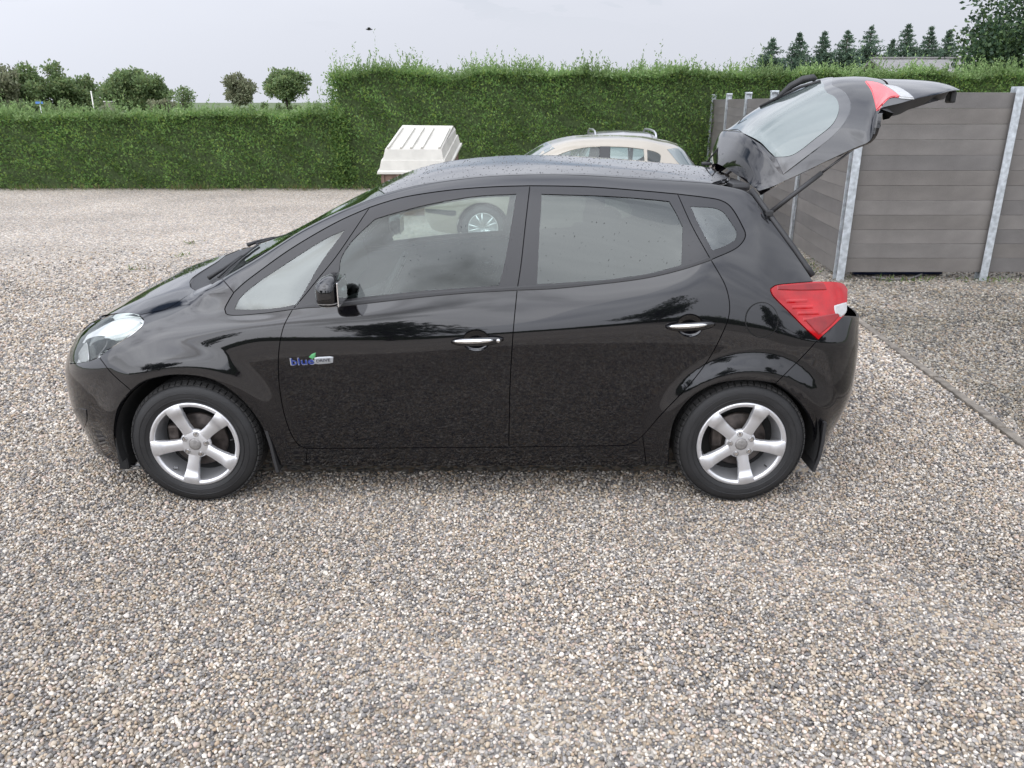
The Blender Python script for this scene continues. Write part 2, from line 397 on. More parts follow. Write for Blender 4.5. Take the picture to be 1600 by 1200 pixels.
# loose stones (instanced pebbles)
m, t, p, o = nodes_of('pebble'); PEB = m
oi = t.nodes.new('ShaderNodeObjectInfo'); r = ramp(t, PAL); L(t, oi.outputs['Random'], r.inputs[0])
geo = t.nodes.new('ShaderNodeNewGeometry')
L(t, stone_tone(t, r.outputs[0], geo.outputs['Position']), p.inputs['Base Color']); p.inputs['Roughness'].default_value = .75; p.inputs['Specular IOR Level'].default_value = .2
# ground beneath and beyond: the same stones too small to pick apart
m, t, p, o = nodes_of('gravel'); GRAV = m
geo = t.nodes.new('ShaderNodeNewGeometry'); vo = t.nodes.new('ShaderNodeTexVoronoi'); vo.inputs['Scale'].default_value = 50
mpz = t.nodes.new('ShaderNodeMapping'); L(t, geo.outputs['Position'], mpz.inputs['Vector']); L(t, mpz.outputs[0], vo.inputs['Vector'])
wnz = t.nodes.new('ShaderNodeTexWhiteNoise'); wnz.noise_dimensions = '3D'; L(t, vo.outputs['Position'], wnz.inputs['Vector'])
r = ramp(t, [(p_, tuple(x_*.90 for x_ in c_)) for p_, c_ in PAL]); L(t, wnz.outputs['Value'], r.inputs[0])
L(t, stone_tone(t, r.outputs[0], geo.outputs['Position']), p.inputs['Base Color']); p.inputs['Roughness'].default_value = .8; p.inputs['Specular IOR Level'].default_value = .25
bp = t.nodes.new('ShaderNodeBump'); bp.inputs['Strength'].default_value = .5; bp.inputs['Distance'].default_value = .010; bp.invert = True
L(t, vo.outputs['Distance'], bp.inputs['Height']); L(t, bp.outputs[0], p.inputs['Normal'])
FIELD = mat('field_grass', (.07, .10, .035), .9, noise=.4, nscale=.3, bump=.5, bscale=8)
SOIL = mat('soil', (.10, .075, .05), .95, noise=.5, nscale=6, bump=.5, bscale=40)
struct(mk('field', [(-1500, -1500, -.012), (1500, -1500, -.012), (1500, 2500, -.012), (-1500, 2500, -.012)], [(0, 1, 2, 3)], FIELD))
struct(mk('gravel_yard', [(-40, -30, -.004), (40, -30, -.004), (40, 20.5, -.004), (-40, 18.6, -.004)], [(0, 1, 2, 3)], GRAV))
def hedge_y(x): return 18.35 if x < -3 else 18.35+(x+3)*.09       # front of the hedge line
k0_, k1_ = at_z(1600, 697), at_z(1322, 487)
y = .9; rows_ = []
while y < 11.5:
    pit = min(.0195, .0120*max(1.0, (y+.7)/4.0)); hw = .80*(y*.95+.7)+.55
    n = int(2*hw/pit); xx = np.linspace(-hw, hw, n)+rng.uniform(-.5, .5, n)*pit; yy = y+rng.uniform(-.5, .5, n)*pit*1.1
    keep = np.ones(n, bool)
    if y > 5.6: keep = rng.random(n) < ((11.5-y)/5.9)**2.2
    keep &= ~(np.abs(xx-(k0_[0]+(yy-k0_[1])/(k1_[1]-k0_[1])*(k1_[0]-k0_[0]))) < .034)
    keep &= ~((np.abs(xx+.2) < 1.9) & (yy > 3.85) & (yy < 4.9))
    rows_.append(np.stack([xx, yy, np.full(n, pit)], 1)[keep]); y += pit*.93
PT = np.vstack(rows_)
und = .004*np.sin(PT[:, 0]*3.1+1.3*np.sin(PT[:, 1]*2.3))+.003*np.sin(PT[:, 1]*5.3+PT[:, 0]*2.1)
me = bpy.data.meshes.new('gravel_stones'); me.vertices.add(len(PT))
co = np.stack([PT[:, 0], PT[:, 1], .0010+und*.5+rng.uniform(-.0052, .0050, len(PT))], 1); me.vertices.foreach_set('co', co.astype(np.float32).ravel())
a = me.attributes.new('pit', 'FLOAT', 'POINT'); a.data.foreach_set('value', PT[:, 2].astype(np.float32))
me.materials.append(PEB)
gs = stuff(link(bpy.data.objects.new('gravel_stones', me))); gs['label'] = 'loose rounded gravel stones in greys and tans'
ng = bpy.data.node_groups.new('scatter_pebbles', 'GeometryNodeTree')
ng.interface.new_socket('Geometry', in_out='INPUT', socket_type='NodeSocketGeometry'); ng.interface.new_socket('Geometry', in_out='OUTPUT', socket_type='NodeSocketGeometry')
N_ = ng.nodes.new; gi = N_('NodeGroupInput'); go = N_('NodeGroupOutput'); iop = N_('GeometryNodeInstanceOnPoints')
ico = N_('GeometryNodeMeshIcoSphere'); ico.inputs['Radius'].default_value = .5; ico.inputs['Subdivisions'].default_value = 2
sp_ = N_('GeometryNodeSetPosition'); nz = N_('ShaderNodeTexNoise'); nz.inputs['Scale'].default_value = 1.7; nz.inputs['Detail'].default_value = 1
vs = N_('ShaderNodeVectorMath'); vs.operation = 'SUBTRACT'; vs.inputs[1].default_value = (.5, .5, .5); vs2 = N_('ShaderNodeVectorMath'); vs2.operation = 'SCALE'; vs2.inputs['Scale'].default_value = .38
ng.links.new(nz.outputs['Color'], vs.inputs[0]); ng.links.new(vs.outputs[0], vs2.inputs[0]); ng.links.new(vs2.outputs[0], sp_.inputs['Offset'])
ssm = N_('GeometryNodeSetShadeSmooth'); smat = N_('GeometryNodeSetMaterial'); smat.inputs['Material'].default_value = PEB
ng.links.new(ico.outputs[0], sp_.inputs[0]); ng.links.new(sp_.outputs[0], ssm.inputs[0]); ng.links.new(ssm.outputs[0], smat.inputs[0])
ng.links.new(smat.outputs[0], iop.inputs['Instance']); ng.links.new(gi.outputs[0], iop.inputs['Points'])
rr = N_('FunctionNodeRandomValue'); rr.data_type = 'FLOAT_VECTOR'; rr.inputs['Min'].default_value = (-.7, -.7, 0); rr.inputs['Max'].default_value = (.7, .7, 6.283)
ng.links.new(rr.outputs['Value'], iop.inputs['Rotation'])
rs_ = N_('FunctionNodeRandomValue'); rs_.data_type = 'FLOAT_VECTOR'; rs_.inputs['Min'].default_value = (.75, .65, .60); rs_.inputs['Max'].default_value = (1.55, 1.20, 1.05); rs_.inputs['Seed'].default_value = 5
na = N_('GeometryNodeInputNamedAttribute'); na.data_type = 'FLOAT'; na.inputs['Name'].default_value = 'pit'
sm_ = N_('ShaderNodeVectorMath'); sm_.operation = 'SCALE'; ng.links.new(rs_.outputs['Value'], sm_.inputs[0]); ng.links.new(na.outputs['Attribute'], sm_.inputs['Scale'])
# now and then a bigger stone
rb = N_('FunctionNodeRandomValue'); rb.data_type = 'FLOAT'; rb.inputs['Seed'].default_value = 9
pw3 = N_('ShaderNodeMath'); pw3.operation = 'POWER'; pw3.inputs[1].default_value = 14.0; ng.links.new(rb.outputs[1], pw3.inputs[0])
ad3 = N_('ShaderNodeMath'); ad3.operation = 'MULTIPLY_ADD'; ad3.inputs[1].default_value = .75; ad3.inputs[2].default_value = .92; ng.links.new(pw3.outputs[0], ad3.inputs[0])
sm2 = N_('ShaderNodeVectorMath'); sm2.operation = 'SCALE'; ng.links.new(sm_.outputs[0], sm2.inputs[0]); ng.links.new(ad3.outputs[0], sm2.inputs['Scale'])
ng.links.new(sm2.outputs[0], iop.inputs['Scale'])
ng.links.new(iop.outputs[0], go.inputs[0])
md = gs.modifiers.new('pebbles', 'NODES'); md.node_group = ng

# concrete edging between drive and bed
CONC = mat('weathered_concrete', (.165, .145, .12), .9, noise=.45, nscale=14, bump=.4, bscale=90)
kerb = thing('kerb', 'narrow weathered concrete edging strip running from the drive to the fence', 'kerb', (3.05, 5, 0))
k0, k1 = at_z(1600, 697), at_z(1322, 487); kd = (k1-k0)/np.linalg.norm(k1-k0)
for i in range(9):
    a0 = k0-kd*1.6+kd*(i*.93); a1 = a0+kd*.905; c = (a0+a1)/2; ang = math.atan2(kd[1], kd[0])+rng.uniform(-.012, .012)
    bm = bmesh.new(); bm_box(bm, (0, 0, 0), (.915, .058, .16), None, .009)
    bmesh.ops.transform(bm, matrix=Matrix.Translation((c[0]+rng.uniform(-.006, .006), c[1], -.060+rng.uniform(-.006, .004))) @ Matrix.Rotation(ang, 4, 'Z') @ Matrix.Rotation(rng.uniform(-.01, .01), 4, 'Y'), verts=bm.verts)
    bm_obj('kerb_stone', bm, CONC, kerb)

# ================================================================== leaves
def leaf_mat(name, cols, trans=.35, rough=.55):
    m, t, p, o = nodes_of(name); g = t.nodes.new('ShaderNodeNewGeometry'); r = ramp(t, [(i/len(cols), c) for i, c in enumerate(cols)])
    L(t, g.outputs['Random Per Island'], r.inputs[0])
    n = t.nodes.new('ShaderNodeTexNoise'); n.inputs['Scale'].default_value = 1.3; n.inputs['Detail'].default_value = 3; L(t, g.outputs['Position'], n.inputs['Vector'])
    h = t.nodes.new('ShaderNodeHueSaturation'); mr = t.nodes.new('ShaderNodeMapRange'); mr.inputs['From Min'].default_value = .3; mr.inputs['From Max'].default_value = .7; mr.inputs['To Min'].default_value = .7; mr.inputs['To Max'].default_value = 1.35
    L(t, n.outputs['Fac'], mr.inputs['Value']); L(t, mr.outputs[0], h.inputs['Value']); L(t, r.outputs[0], h.inputs['Color'])
    L(t, h.outputs[0], p.inputs['Base Color']); p.inputs['Roughness'].default_value = rough; p.inputs['Specular IOR Level'].default_value = .3
    tl = t.nodes.new('ShaderNodeBsdfTranslucent'); L(t, h.outputs[0], tl.inputs[0]); mxx = t.nodes.new('ShaderNodeMixShader'); mxx.inputs[0].default_value = trans
    L(t, p.outputs[0], mxx.inputs[1]); L(t, tl.outputs[0], mxx.inputs[2]); L(t, mxx.outputs[0], o.inputs[0]); MATS[name] = m; return m
HLEAF = leaf_mat('hedge_leaf', [(.145, .245, .066), (.115, .205, .054), (.185, .285, .076), (.13, .23, .074), (.205, .285, .068), (.09, .175, .052), (.165, .26, .086)], .5)
HTIP = leaf_mat('hedge_shoot_leaf', [(.16, .25, .085), (.19, .28, .11), (.14, .22, .075), (.22, .30, .12)])
TLEAF = leaf_mat('tree_leaf', [(.165, .235, .10), (.14, .20, .088), (.19, .26, .11), (.155, .21, .105), (.20, .24, .10)], .5)  # leaf greens lightened: distance haze on the far trees put into the colour
TLEAF2 = leaf_mat('tree_leaf_brownish', [(.215, .23, .14), (.19, .205, .13), (.235, .235, .145), (.185, .21, .125)], .5)  # also paled in the colour itself to stand in for distance haze
SPRU = leaf_mat('spruce_needles', [(.085, .135, .092), (.10, .15, .10), (.075, .12, .085), (.115, .165, .105)], .3)
DTREE = leaf_mat('dark_tree_leaf', [(.042, .078, .040), (.055, .092, .042), (.034, .064, .038), (.085, .135, .05)], .25)
BARK = mat('bark', (.075, .058, .042), .9, noise=.4, nscale=12, bump=.6, bscale=30)
CORE = mat('hedge_inside', (.052, .078, .027), .95, noise=.6, nscale=20)
def leaves(P, D, lw, ll, jit=.9):
    """one four-cornered folded leaf per point; D: growing direction"""
    n = len(P); D = D+rng.normal(0, jit, (n, 3)); D /= np.linalg.norm(D, axis=1, keepdims=True)
    S = np.cross(D, rng.normal(0, 1, (n, 3))); S /= np.linalg.norm(S, axis=1, keepdims=True); Nn = np.cross(D, S)
    ll = ll*rng.uniform(.65, 1.25, (n, 1)); lw = lw*rng.uniform(.7, 1.2, (n, 1))
    V = np.stack([P, P+D*ll*.5+S*lw*.5+Nn*lw*.15, P+D*ll, P+D*ll*.5-S*lw*.5+Nn*lw*.15], 1).reshape(-1, 3)
    return V, (np.arange(n*4).reshape(-1, 4))
def lump(x, z, seed):
    r = np.random.default_rng(seed); f = np.zeros_like(x)
    for k in range(9):
        kx, kz, ph, A = r.uniform(.5, 7), r.uniform(.5, 6), r.uniform(0, 6.3), r.uniform(.3, 1); f += A*np.sin(kx*x+kz*z+ph)/(1+.25*kx)
    return f/3
def hedge(label, x0, x1, h, dens, seed, shoot, top_noise):
    hd = thing('hedge', label, 'hedge', ((x0+x1)/2, 19, 0), group=None)
    Lx = x1-x0; fy = np.vectorize(hedge_y)
    H = lambda x: h+top_noise*lump(x, x*0+1.7, seed+3)
    # face
    n = int(Lx*h*dens); x = rng.uniform(x0, x1, n); q = rng.random(n); z = .03+q*(H(x)-.03)
    dep = np.abs(rng.normal(0, .16, n)); bulge = .20*lump(x*1.2, z*1.6, seed)+.09*lump(x*4, z*5, seed+1)+.10*(1-np.minimum(z/.5, 1))
    hol = lump(x*2.2, z*3.0, seed+30)+.35*(1-z/h); kp = (hol < .42) | (rng.random(n) < .25); x, z, bulge, dep = x[kp], z[kp], bulge[kp], dep[kp]; n = len(x)
    P = np.stack([x, fy(x)+bulge+dep+.10*(z/h)**4, z], 1); Dn = np.stack([np.zeros(n), np.full(n, -.75), np.full(n, .55)], 1)
    A = leaves(P, Dn, .037, .076)
    # top
    nt_ = int(Lx*1.3*dens*.7); x = rng.uniform(x0, x1, nt_); yy = rng.uniform(0, 1.25, nt_); P2 = np.stack([x, fy(x)+yy, H(x)-rng.exponential(.07, nt_)], 1)
    B2 = leaves(P2, np.stack([np.zeros(nt_), np.full(nt_, -.2), np.full(nt_, 1.0)], 1), .032, .066)
    # end faces
    V = np.vstack([A[0], B2[0]]); Fq = np.vstack([A[1], B2[1]+len(A[0])])
    for xe in (x0, x1):
        ne = int(1.2*h*dens); P3 = np.stack([np.full(ne, xe)+rng.normal(0, .08, ne), fy(np.full(ne, xe))+rng.uniform(0, 1.2, ne), rng.uniform(.03, h, ne)], 1)
        E = leaves(P3, np.stack([np.full(ne, -.8 if xe == x0 else .8), np.zeros(ne), np.full(ne, .5)], 1), .032, .066); Fq = np.vstack([Fq, E[1]+len(V)]); V = np.vstack([V, E[0]])
    fo = mk_np('foliage', V, Fq, HLEAF, hd); stuff(fo)
    # upright shoots
    ns = int(Lx*shoot[0]); xs_ = rng.uniform(x0, x1, ns); Ls = shoot[1]*rng.gamma(2.2, .5, ns)*(.75+.5*(lump(xs_*.8, xs_*0, seed+9) > 0)); pts_, dirs = [], []
    lean = rng.normal(0, .22, (ns, 2)); yo = rng.uniform(-.02, 1.0, ns)
    for k in range(12):
        f = k/11; pts_.append(np.stack([xs_+lean[:, 0]*Ls*f, fy(xs_)+yo+lean[:, 1]*Ls*f, H(xs_)-.06+Ls*f], 1)); dirs.append(np.stack([np.zeros(ns), np.zeros(ns), np.full(ns, .8)], 1))
    S = leaves(np.vstack(pts_), np.vstack(dirs), .028, .075, .6); stuff(mk_np('shoots', S[0], S[1], HTIP, hd))
    # inside: dark twiggy mass
    V = []; F = []; xs2 = np.linspace(x0+.1, x1-.1, max(3, int(Lx/.3)))
    for xx in xs2:
        y_ = hedge_y(xx); ht = float(H(np.array([xx]))[0])-.05
        for dy, zz in ((.36, 0), (.34, h*.5), (.36, ht), (1.0, ht), (1.1, 0)): V.append((xx, y_+dy, zz))
    for i in range(len(xs2)-1):
        for k in range(5): F.append((i*5+k, i*5+(k+1) % 5, (i+1)*5+(k+1) % 5, (i+1)*5+k))
    F += [tuple(range(5)), tuple(range((len(xs2)-1)*5, len(xs2)*5))[::-1]]; mk('inner_twigs', V, F, CORE, hd)
    return hd
hedge('low clipped green hedge along the far left edge of the gravel yard', -17.5, -3.75, 1.60, 1050, 21, (130, .11), .13)
hedge('tall green hedge with feathery top shoots behind the cars and fence', -3.95, 17.5, 2.46, 950, 47, (190, .13), .15)
# grassy and dry growth at the foot of the hedge
GRS = leaf_mat('verge_grass', [(.10, .16, .04), (.07, .13, .03), (.14, .16, .06), (.17, .13, .07)])
n = 5200; x = rng.uniform(-17, 4, n); cl = lump(x*1.5, x*0, 5)+lump(x*4, x*0, 6); ok = cl+rng.normal(0, .35, n) > .15; x = x[ok]
P = np.stack([x, np.vectorize(hedge_y)(x)-.12+rng.normal(0, .10, len(x)), np.zeros(len(x))], 1); Vg, Fg = leaves(P, np.stack([np.zeros(len(x)), np.full(len(x), -.3), np.full(len(x), 1.0)], 1), .014, .16, .45)
vg = stuff(mk_np('verge_grass', Vg, Fg, GRS)); vg['label'] = 'tufts of grass and weeds along the foot of the hedge'
# a few weed tufts in the gravel
for i, (px, py, lab) in enumerate(((281, 400, 'small green weed tuft nearest the bonnet in the left gravel'), (212, 421, 'small green weed tuft left of the bonnet on open gravel'), (300, 381, 'thin weed tuft midway between bonnet and hedge'), (1535, 402, None))):
    if lab is None: continue
    c = at_z(px, py); n = 26; P = np.stack([c[0]+rng.normal(0, .05, n), c[1]+rng.normal(0, .06, n), np.zeros(n)], 1); V, F = leaves(P, np.tile([0, 0, .6], (n, 1)), .012, .06, .9)
    w_ = thing('weed', lab, 'weed', tuple(c), 'weeds in the gravel'); stuff(mk_np('leaves', V, F, GRS, w_))

# ================================================================== trees
def tree(name, label, base, H, Wd, nleaf, lsz, lm, group=None, trunk_h=.3, seed=0, squash=1.0, blobs=26, cat='tree', gap=.0, limbs=7):
    r = np.random.default_rng(seed); root = thing(name, label, cat, tuple(base), group)
    b = np.array(base); cz = b[2]+H*(trunk_h+(1-trunk_h)*.5); rx, rz = Wd/2, H*(1-trunk_h)/2
    # clumps spread over an uneven ellipsoid
    C = []; Rr = []
    for k in range(blobs):
        d = r.normal(0, 1, 3); d /= np.linalg.norm(d); f = r.uniform(.35, .82)
        C.append([b[0]+d[0]*rx*f, b[1]+d[1]*rx*f, cz+d[2]*rz*f*squash]); Rr.append(r.uniform(.24, .42)*min(rx, rz)*(1.25-f*.5))
    C = np.array(C); Rr = np.array(Rr); w = Rr**2; idx = r.choice(blobs, nleaf, p=w/w.sum())
    d = r.normal(0, 1, (nleaf, 3)); d /= np.linalg.norm(d, axis=1, keepdims=True); rad = Rr[idx]*(r.random(nleaf)**.28)*(1+.22*r.normal(0, 1, nleaf))
    P = C[idx]+d*rad[:, None]*[1, 1, .85]; P = P[P[:, 2] > b[2]+H*trunk_h*.55]; d = d[:len(P)]
    V, F = leaves(P, d*.7+[0, 0, .15], lsz*.62, lsz, .7); cr_ = mk_np('crown', V, F, lm, root)
    top = cz+rz*.35; V, F = tube_data([b, b+[0, 0, (cz-b[2])*.5], [b[0]+.02*H*r.normal(), b[1], cz], [b[0]+.03*H*r.normal(), b[1], top]], [H*.032, H*.024, H*.017, H*.006], 9); tr = mk('trunk', V, F, BARK, root, True)
    for k in range(limbs):
        c = C[r.integers(blobs)]; s = [b[0], b[1], b[2]+(cz-b[2])*r.uniform(.45, 1.1)]; mid_ = [(s[0]+c[0])/2, (s[1]+c[1])/2, (s[2]+c[2])/2-.03*H]
        V, F = tube_data([s, mid_, c], [H*.011, H*.008, H*.003], 6); mk('limb', V, F, BARK, tr, True)
    return root
def on_line(px, py_top, D):          # x and height of something at ground distance D whose top shows at that pixel
    p = at_y(px, py_top, D); return p[0], p[2]
def spot(px, D): return at_y(px, 165, D)[0]
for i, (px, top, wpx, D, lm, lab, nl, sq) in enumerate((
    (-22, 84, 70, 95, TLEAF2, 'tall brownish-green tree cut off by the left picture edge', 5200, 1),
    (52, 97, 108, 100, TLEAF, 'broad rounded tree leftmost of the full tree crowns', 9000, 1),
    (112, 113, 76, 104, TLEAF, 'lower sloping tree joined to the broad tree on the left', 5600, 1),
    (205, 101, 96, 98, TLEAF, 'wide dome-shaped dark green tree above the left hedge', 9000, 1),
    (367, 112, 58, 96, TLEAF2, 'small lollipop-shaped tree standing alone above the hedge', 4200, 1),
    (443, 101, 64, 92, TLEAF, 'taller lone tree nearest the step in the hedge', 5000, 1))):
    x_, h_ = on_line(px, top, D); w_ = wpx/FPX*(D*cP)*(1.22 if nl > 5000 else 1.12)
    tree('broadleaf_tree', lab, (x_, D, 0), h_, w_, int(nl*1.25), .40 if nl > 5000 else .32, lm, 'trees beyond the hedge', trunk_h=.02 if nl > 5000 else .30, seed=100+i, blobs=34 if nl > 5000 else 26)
x_, h_ = on_line(281, 128, 88); tree('sapling', 'thin airy young tree right of the dome-shaped tree', (x_, 88, 0), h_, 3.0, 900, .26, TLEAF, 'trees beyond the hedge', .12, 131, blobs=16)
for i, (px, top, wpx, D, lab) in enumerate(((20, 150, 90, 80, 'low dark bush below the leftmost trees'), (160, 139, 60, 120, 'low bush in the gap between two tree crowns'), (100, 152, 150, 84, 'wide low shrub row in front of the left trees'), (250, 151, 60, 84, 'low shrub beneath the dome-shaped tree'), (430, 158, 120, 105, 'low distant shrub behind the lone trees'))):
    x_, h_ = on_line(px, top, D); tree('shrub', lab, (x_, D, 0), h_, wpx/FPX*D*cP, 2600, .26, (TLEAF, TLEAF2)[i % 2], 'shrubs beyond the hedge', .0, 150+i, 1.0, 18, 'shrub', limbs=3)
# spruces on the right
def spruce(label, px, top, wpx, D, seed):
    r = np.random.default_rng(seed); x_, H = on_line(px, top, D); root = thing('spruce_tree', label, 'tree', (x_, D, 0), 'spruces behind the tall hedge'); Wd = wpx/FPX*D*cP
    P = []; Dn = []; fs = []; tiers = 22
    for k in range(tiers):
        f = k/(tiers-1); z = H*(.12+.86*f); R = Wd*1.55*(1-f)**1.0*(1+.15*np.sin(k*2.1+seed))+.05; nb = int(20-9*f)
        for a in r.uniform(0, 6.283, nb):
            Rb = R*r.uniform(.62, 1.15); m_ = 20 if f < .8 else 10; t_ = np.linspace(.08, 1, m_)
            bx = np.stack([x_+np.cos(a)*Rb*t_, D+np.sin(a)*Rb*t_, z-.16*Rb*t_+.12*Rb*t_**3+r.normal(0, .03, m_)], 1)
            fs.append(np.full(m_, f)); P.append(bx+r.normal(0, .05*(1.2-f), (m_, 3))); Dn.append(np.tile([np.cos(a)*.8, np.sin(a)*.8, .25], (m_, 1)))
    P = np.vstack(P); Dn = np.vstack(Dn); P = np.vstack([P, P+rng.normal(0, .05, P.shape)]); Dn = np.vstack([Dn, Dn])
    fs = np.concatenate(fs+fs)[:, None]; V, F = leaves(P, Dn, .15*(.45+.55*(1-fs)), .44*(.35+.65*(1-fs)), .55); mk_np('crown', V, F, SPRU, root)
    V, F = tube_data([(x_, D, 0), (x_, D, H*.6), (x_, D, H*1.01)], [H*.02, H*.012, H*.002], 7); mk('trunk', V, F, BARK, root, True)
for i, (px, top, wpx, D, lab) in enumerate(((1208, 60, 62, 58, 'leftmost spruce of the row, broad at the base'), (1250, 52, 54, 57, 'second spruce from the left in the row'), (1289, 50, 44, 58, 'slim third spruce from the left'), (1326, 48, 52, 57, 'fourth spruce from the left, just left of the bushy one'), (1362, 41, 60, 60, 'bushy middle spruce left of the grey roof'), (1396, 62, 40, 63, 'small low spruce tucked left of the tallest one'), (1420, 38, 48, 58, 'tallest pointed spruce above the grey roof'), (1456, 42, 44, 59, 'slim spruce second from the right of the row'), (1485, 47, 40, 60, 'rightmost spruce of the row beside the dark tree'))): spruce(lab, px, top, wpx, D, 300+i)
x_, h_ = on_line(1634, -70, 30); tree('dark_tree', 'large dark tree filling the top right corner of the picture', (x_, 30, 0), h_, 4.9, 15000, .17, DTREE, None, .12, 401, blobs=44, limbs=10)

# ================================================================== house beyond the hedge
ROOF = mat('grey_roof_sheet', (.17, .165, .16), .8, noise=.15, nscale=6, bump=.3, bscale=40); WALLW = mat('white_wall', (.62, .60, .56), .8, noise=.08, nscale=3)
D0 = 44; xa, zr = on_line(1362, 91.5, D0+2.5); xb, _ = on_line(1552, 91.5, D0+2.5); zr = at_y(1450, 91.5, D0+2.5)[2]; ze = zr-.95
hs_ = thing('house', 'low house with a shallow grey roof behind the tall hedge', 'house', ((xa+xb)/2, D0+2.5, 0))
box('wall', ((xa+xb)/2, D0+2.6, ze/2), (xb-xa-.7, 4.4, ze), WALLW, hs_)
V = [(xa, D0-.1, ze-.02), (xb, D0-.1, ze-.02), (xb, D0+2.5, zr), (xa, D0+2.5, zr), (xb, D0+5.3, ze-.02), (xa, D0+5.3, ze-.02)]; V += [(a_, b_, c_-.12) for a_, b_, c_ in V]
rf = mk('roof', V, [(0, 1, 2, 3), (3, 2, 4, 5), (7, 6, 9, 8), (8, 9, 11, 10), (0, 6, 7, 1), (5, 4, 10, 11), (0, 3, 9, 6), (3, 5, 11, 9), (1, 7, 8, 2), (2, 8, 10, 4)], ROOF, hs_)
box('ridge_cap', ((xa+xb)/2, D0+2.5, zr+.03), (xb-xa, .28, .09), ROOF, rf, bevel=.02)
box('fascia', ((xa+xb)/2, D0-.14, ze-.08), (xb-xa, .05, .2), WALLW, rf)
for k in range(3): box('window', (xa+1.4+k*2.2, D0+.385, ze*.55), (1.0, .05, 1.0), GLASSR, hs_)

PLK0 = mat('shed_wall', (.16, .15, .12), .9, noise=.2)
# small far things on the left
SIGNB = mat('sign_blue', (.06, .16, .42), .5, noise=.1); POSTG = mat('galvanised_post', (.42, .43, .44), .5, metal=.5, noise=.25, nscale=25)
x_, z_ = on_line(62, 161, 62); sg = thing('road_sign', 'small blue road sign on a pole beyond the left hedge', 'sign', (x_, 62, 0)); tube('pole', [(x_, 62, 0), (x_, 62, z_+.1)], .035, POSTG, sg); box('board', (x_, 61.95, z_+.02), (.55, .03, .16), SIGNB, sg, bevel=.01)
x_, z_ = on_line(142, 142, 70); tag(tube('white_pole', [(x_, 70, 0), (x_, 70, z_)], .05, WALLW), 'thin white pole beside the sloping tree on the left', 'pole')
x_, z_ = on_line(170, 157, 84); far = thing('shed', 'tiny white-roofed shed between the left trees', 'shed', (x_, 84, 0)); box('wall', (x_, 84, (z_-.15)/2), (.7, .6, z_-.15), PLK0, far); box('roof', (x_, 84, z_-.09), (.8, .8, .07), WALLW, far)
# a bird
bp_ = Vector(at_y(576, 46, 26)); BIRD = mat('bird_dark', (.02, .02, .022), .7, noise=.2); bd = thing('bird', 'tiny dark bird flying in the sky', 'bird', tuple(bp_))
V, F = tube_data([bp_+Vector((-.09, 0, .01)), bp_+Vector((-.05, 0, .005)), bp_, bp_+Vector((.07, 0, 0)), bp_+Vector((.12, 0, .005))], [.004, .02, .028, .018, .006], 8); mk('body', V, F, BIRD, bd, True)
for s in (-1, 1): mk('wing', [bp_+Vector(v) for v in ((-.03, s*.02, .01), (.05, s*.02, .01), (.06, s*.12, .05), (.01, s*.20, .03), (-.01, s*.11, .05))]+[bp_+Vector(v) for v in ((-.03, s*.02, .004), (.05, s*.02, .004), (.06, s*.12, .044), (.01, s*.20, .026), (-.01, s*.11, .044))], [(0, 1, 2, 4), (4, 2, 3), (9, 7, 6, 5), (8, 7, 9), (0, 4, 9, 5), (4, 3, 8, 9), (3, 2, 7, 8), (2, 1, 6, 7)], BIRD, bd)

# ================================================================== plank fence
PLK = [mat('composite_plank_%s' % nm, c, .75, noise=.22, nscale=3.5, bump=.25, bscale=120) for nm, c in (('grey', (.128, .119, .110)), ('brown_grey', (.119, .109, .099)), ('dark_grey', (.111, .104, .098)), ('pale_grey', (.137, .127, .117)))]
GALV = mat('galvanised_steel', (.46, .49, .51), .45, metal=.55, noise=.3, nscale=18, bump=.1, bscale=60)
fen_r = thing('plank_fence', 'grey plank fence panels facing the camera on the right with open gap below', 'fence', (4.5, 8.75, 0))
fen_l = thing('plank_fence', 'grey plank fence run receding from the corner post to the hedge', 'fence', (4.0, 14, 0))
PITCH_B, NB, Z0 = .1555, 12, .088
def post(par, x, y, h, ang, lean=0.0):
    bm = bmesh.new(); w_, d_, tk = .085, .10, .009
    for (cx_, cy_, sx, sy) in ((0, -d_/2, w_, tk), (0, d_/2, w_, tk), (0, 0, tk, d_-tk-.001)): bm_box(bm, (cx_, cy_, h/2), (sx, sy, h), None, .002)
    bmesh.ops.transform(bm, matrix=Matrix.Translation((x, y, -.02)) @ Matrix.Rotation(ang, 4, 'Z') @ Matrix.Rotation(lean, 4, 'Y'), verts=bm.verts)
    return bm_obj('post', bm, GALV, par)
def planks(par, a, b, z0=Z0, nb=NB):
    a, b = np.array(a), np.array(b); d = b-a; Ln = np.linalg.norm(d); ang = math.atan2(d[1], d[0]); c = (a+b)/2
    if not hasattr(planks, 'me'):
        bm = bmesh.new(); bm_box(bm, (0, 0, 0), (1, .024, PITCH_B-.0012), None, .004); mm = bpy.data.meshes.new('plank'); bm.to_mesh(mm); bm.free(); planks.me = []
        for M_ in PLK: m2 = mm.copy(); m2.materials.append(M_); planks.me.append(m2)
    for k in range(nb):
        o = bpy.data.objects.new('plank', planks.me[int(rng.integers(4))]); link(o, par)
        o.location = (c[0], c[1]+rng.uniform(-.002, .002), z0+PITCH_B*(k+.5)); o.rotation_euler = (0, rng.uniform(-.0012, .0012), ang); o.scale = (Ln-.02, 1, 1)
cor = (3.62, 8.72); dl = np.array([.20, 2.13])
pr = [cor]+[(3.62+1.575*(k+1), 8.72) for k in range(4)]
for k in range(4): planks(fen_r, pr[k], pr[k+1])
for k in range(1, 5): post(fen_r, pr[k][0], pr[k][1]-.005, 2.03, 0)
pl = [np.array(cor)+dl*k for k in range(6)]
for k in range(5): planks(fen_l, pl[k], pl[k+1], Z0-.04)
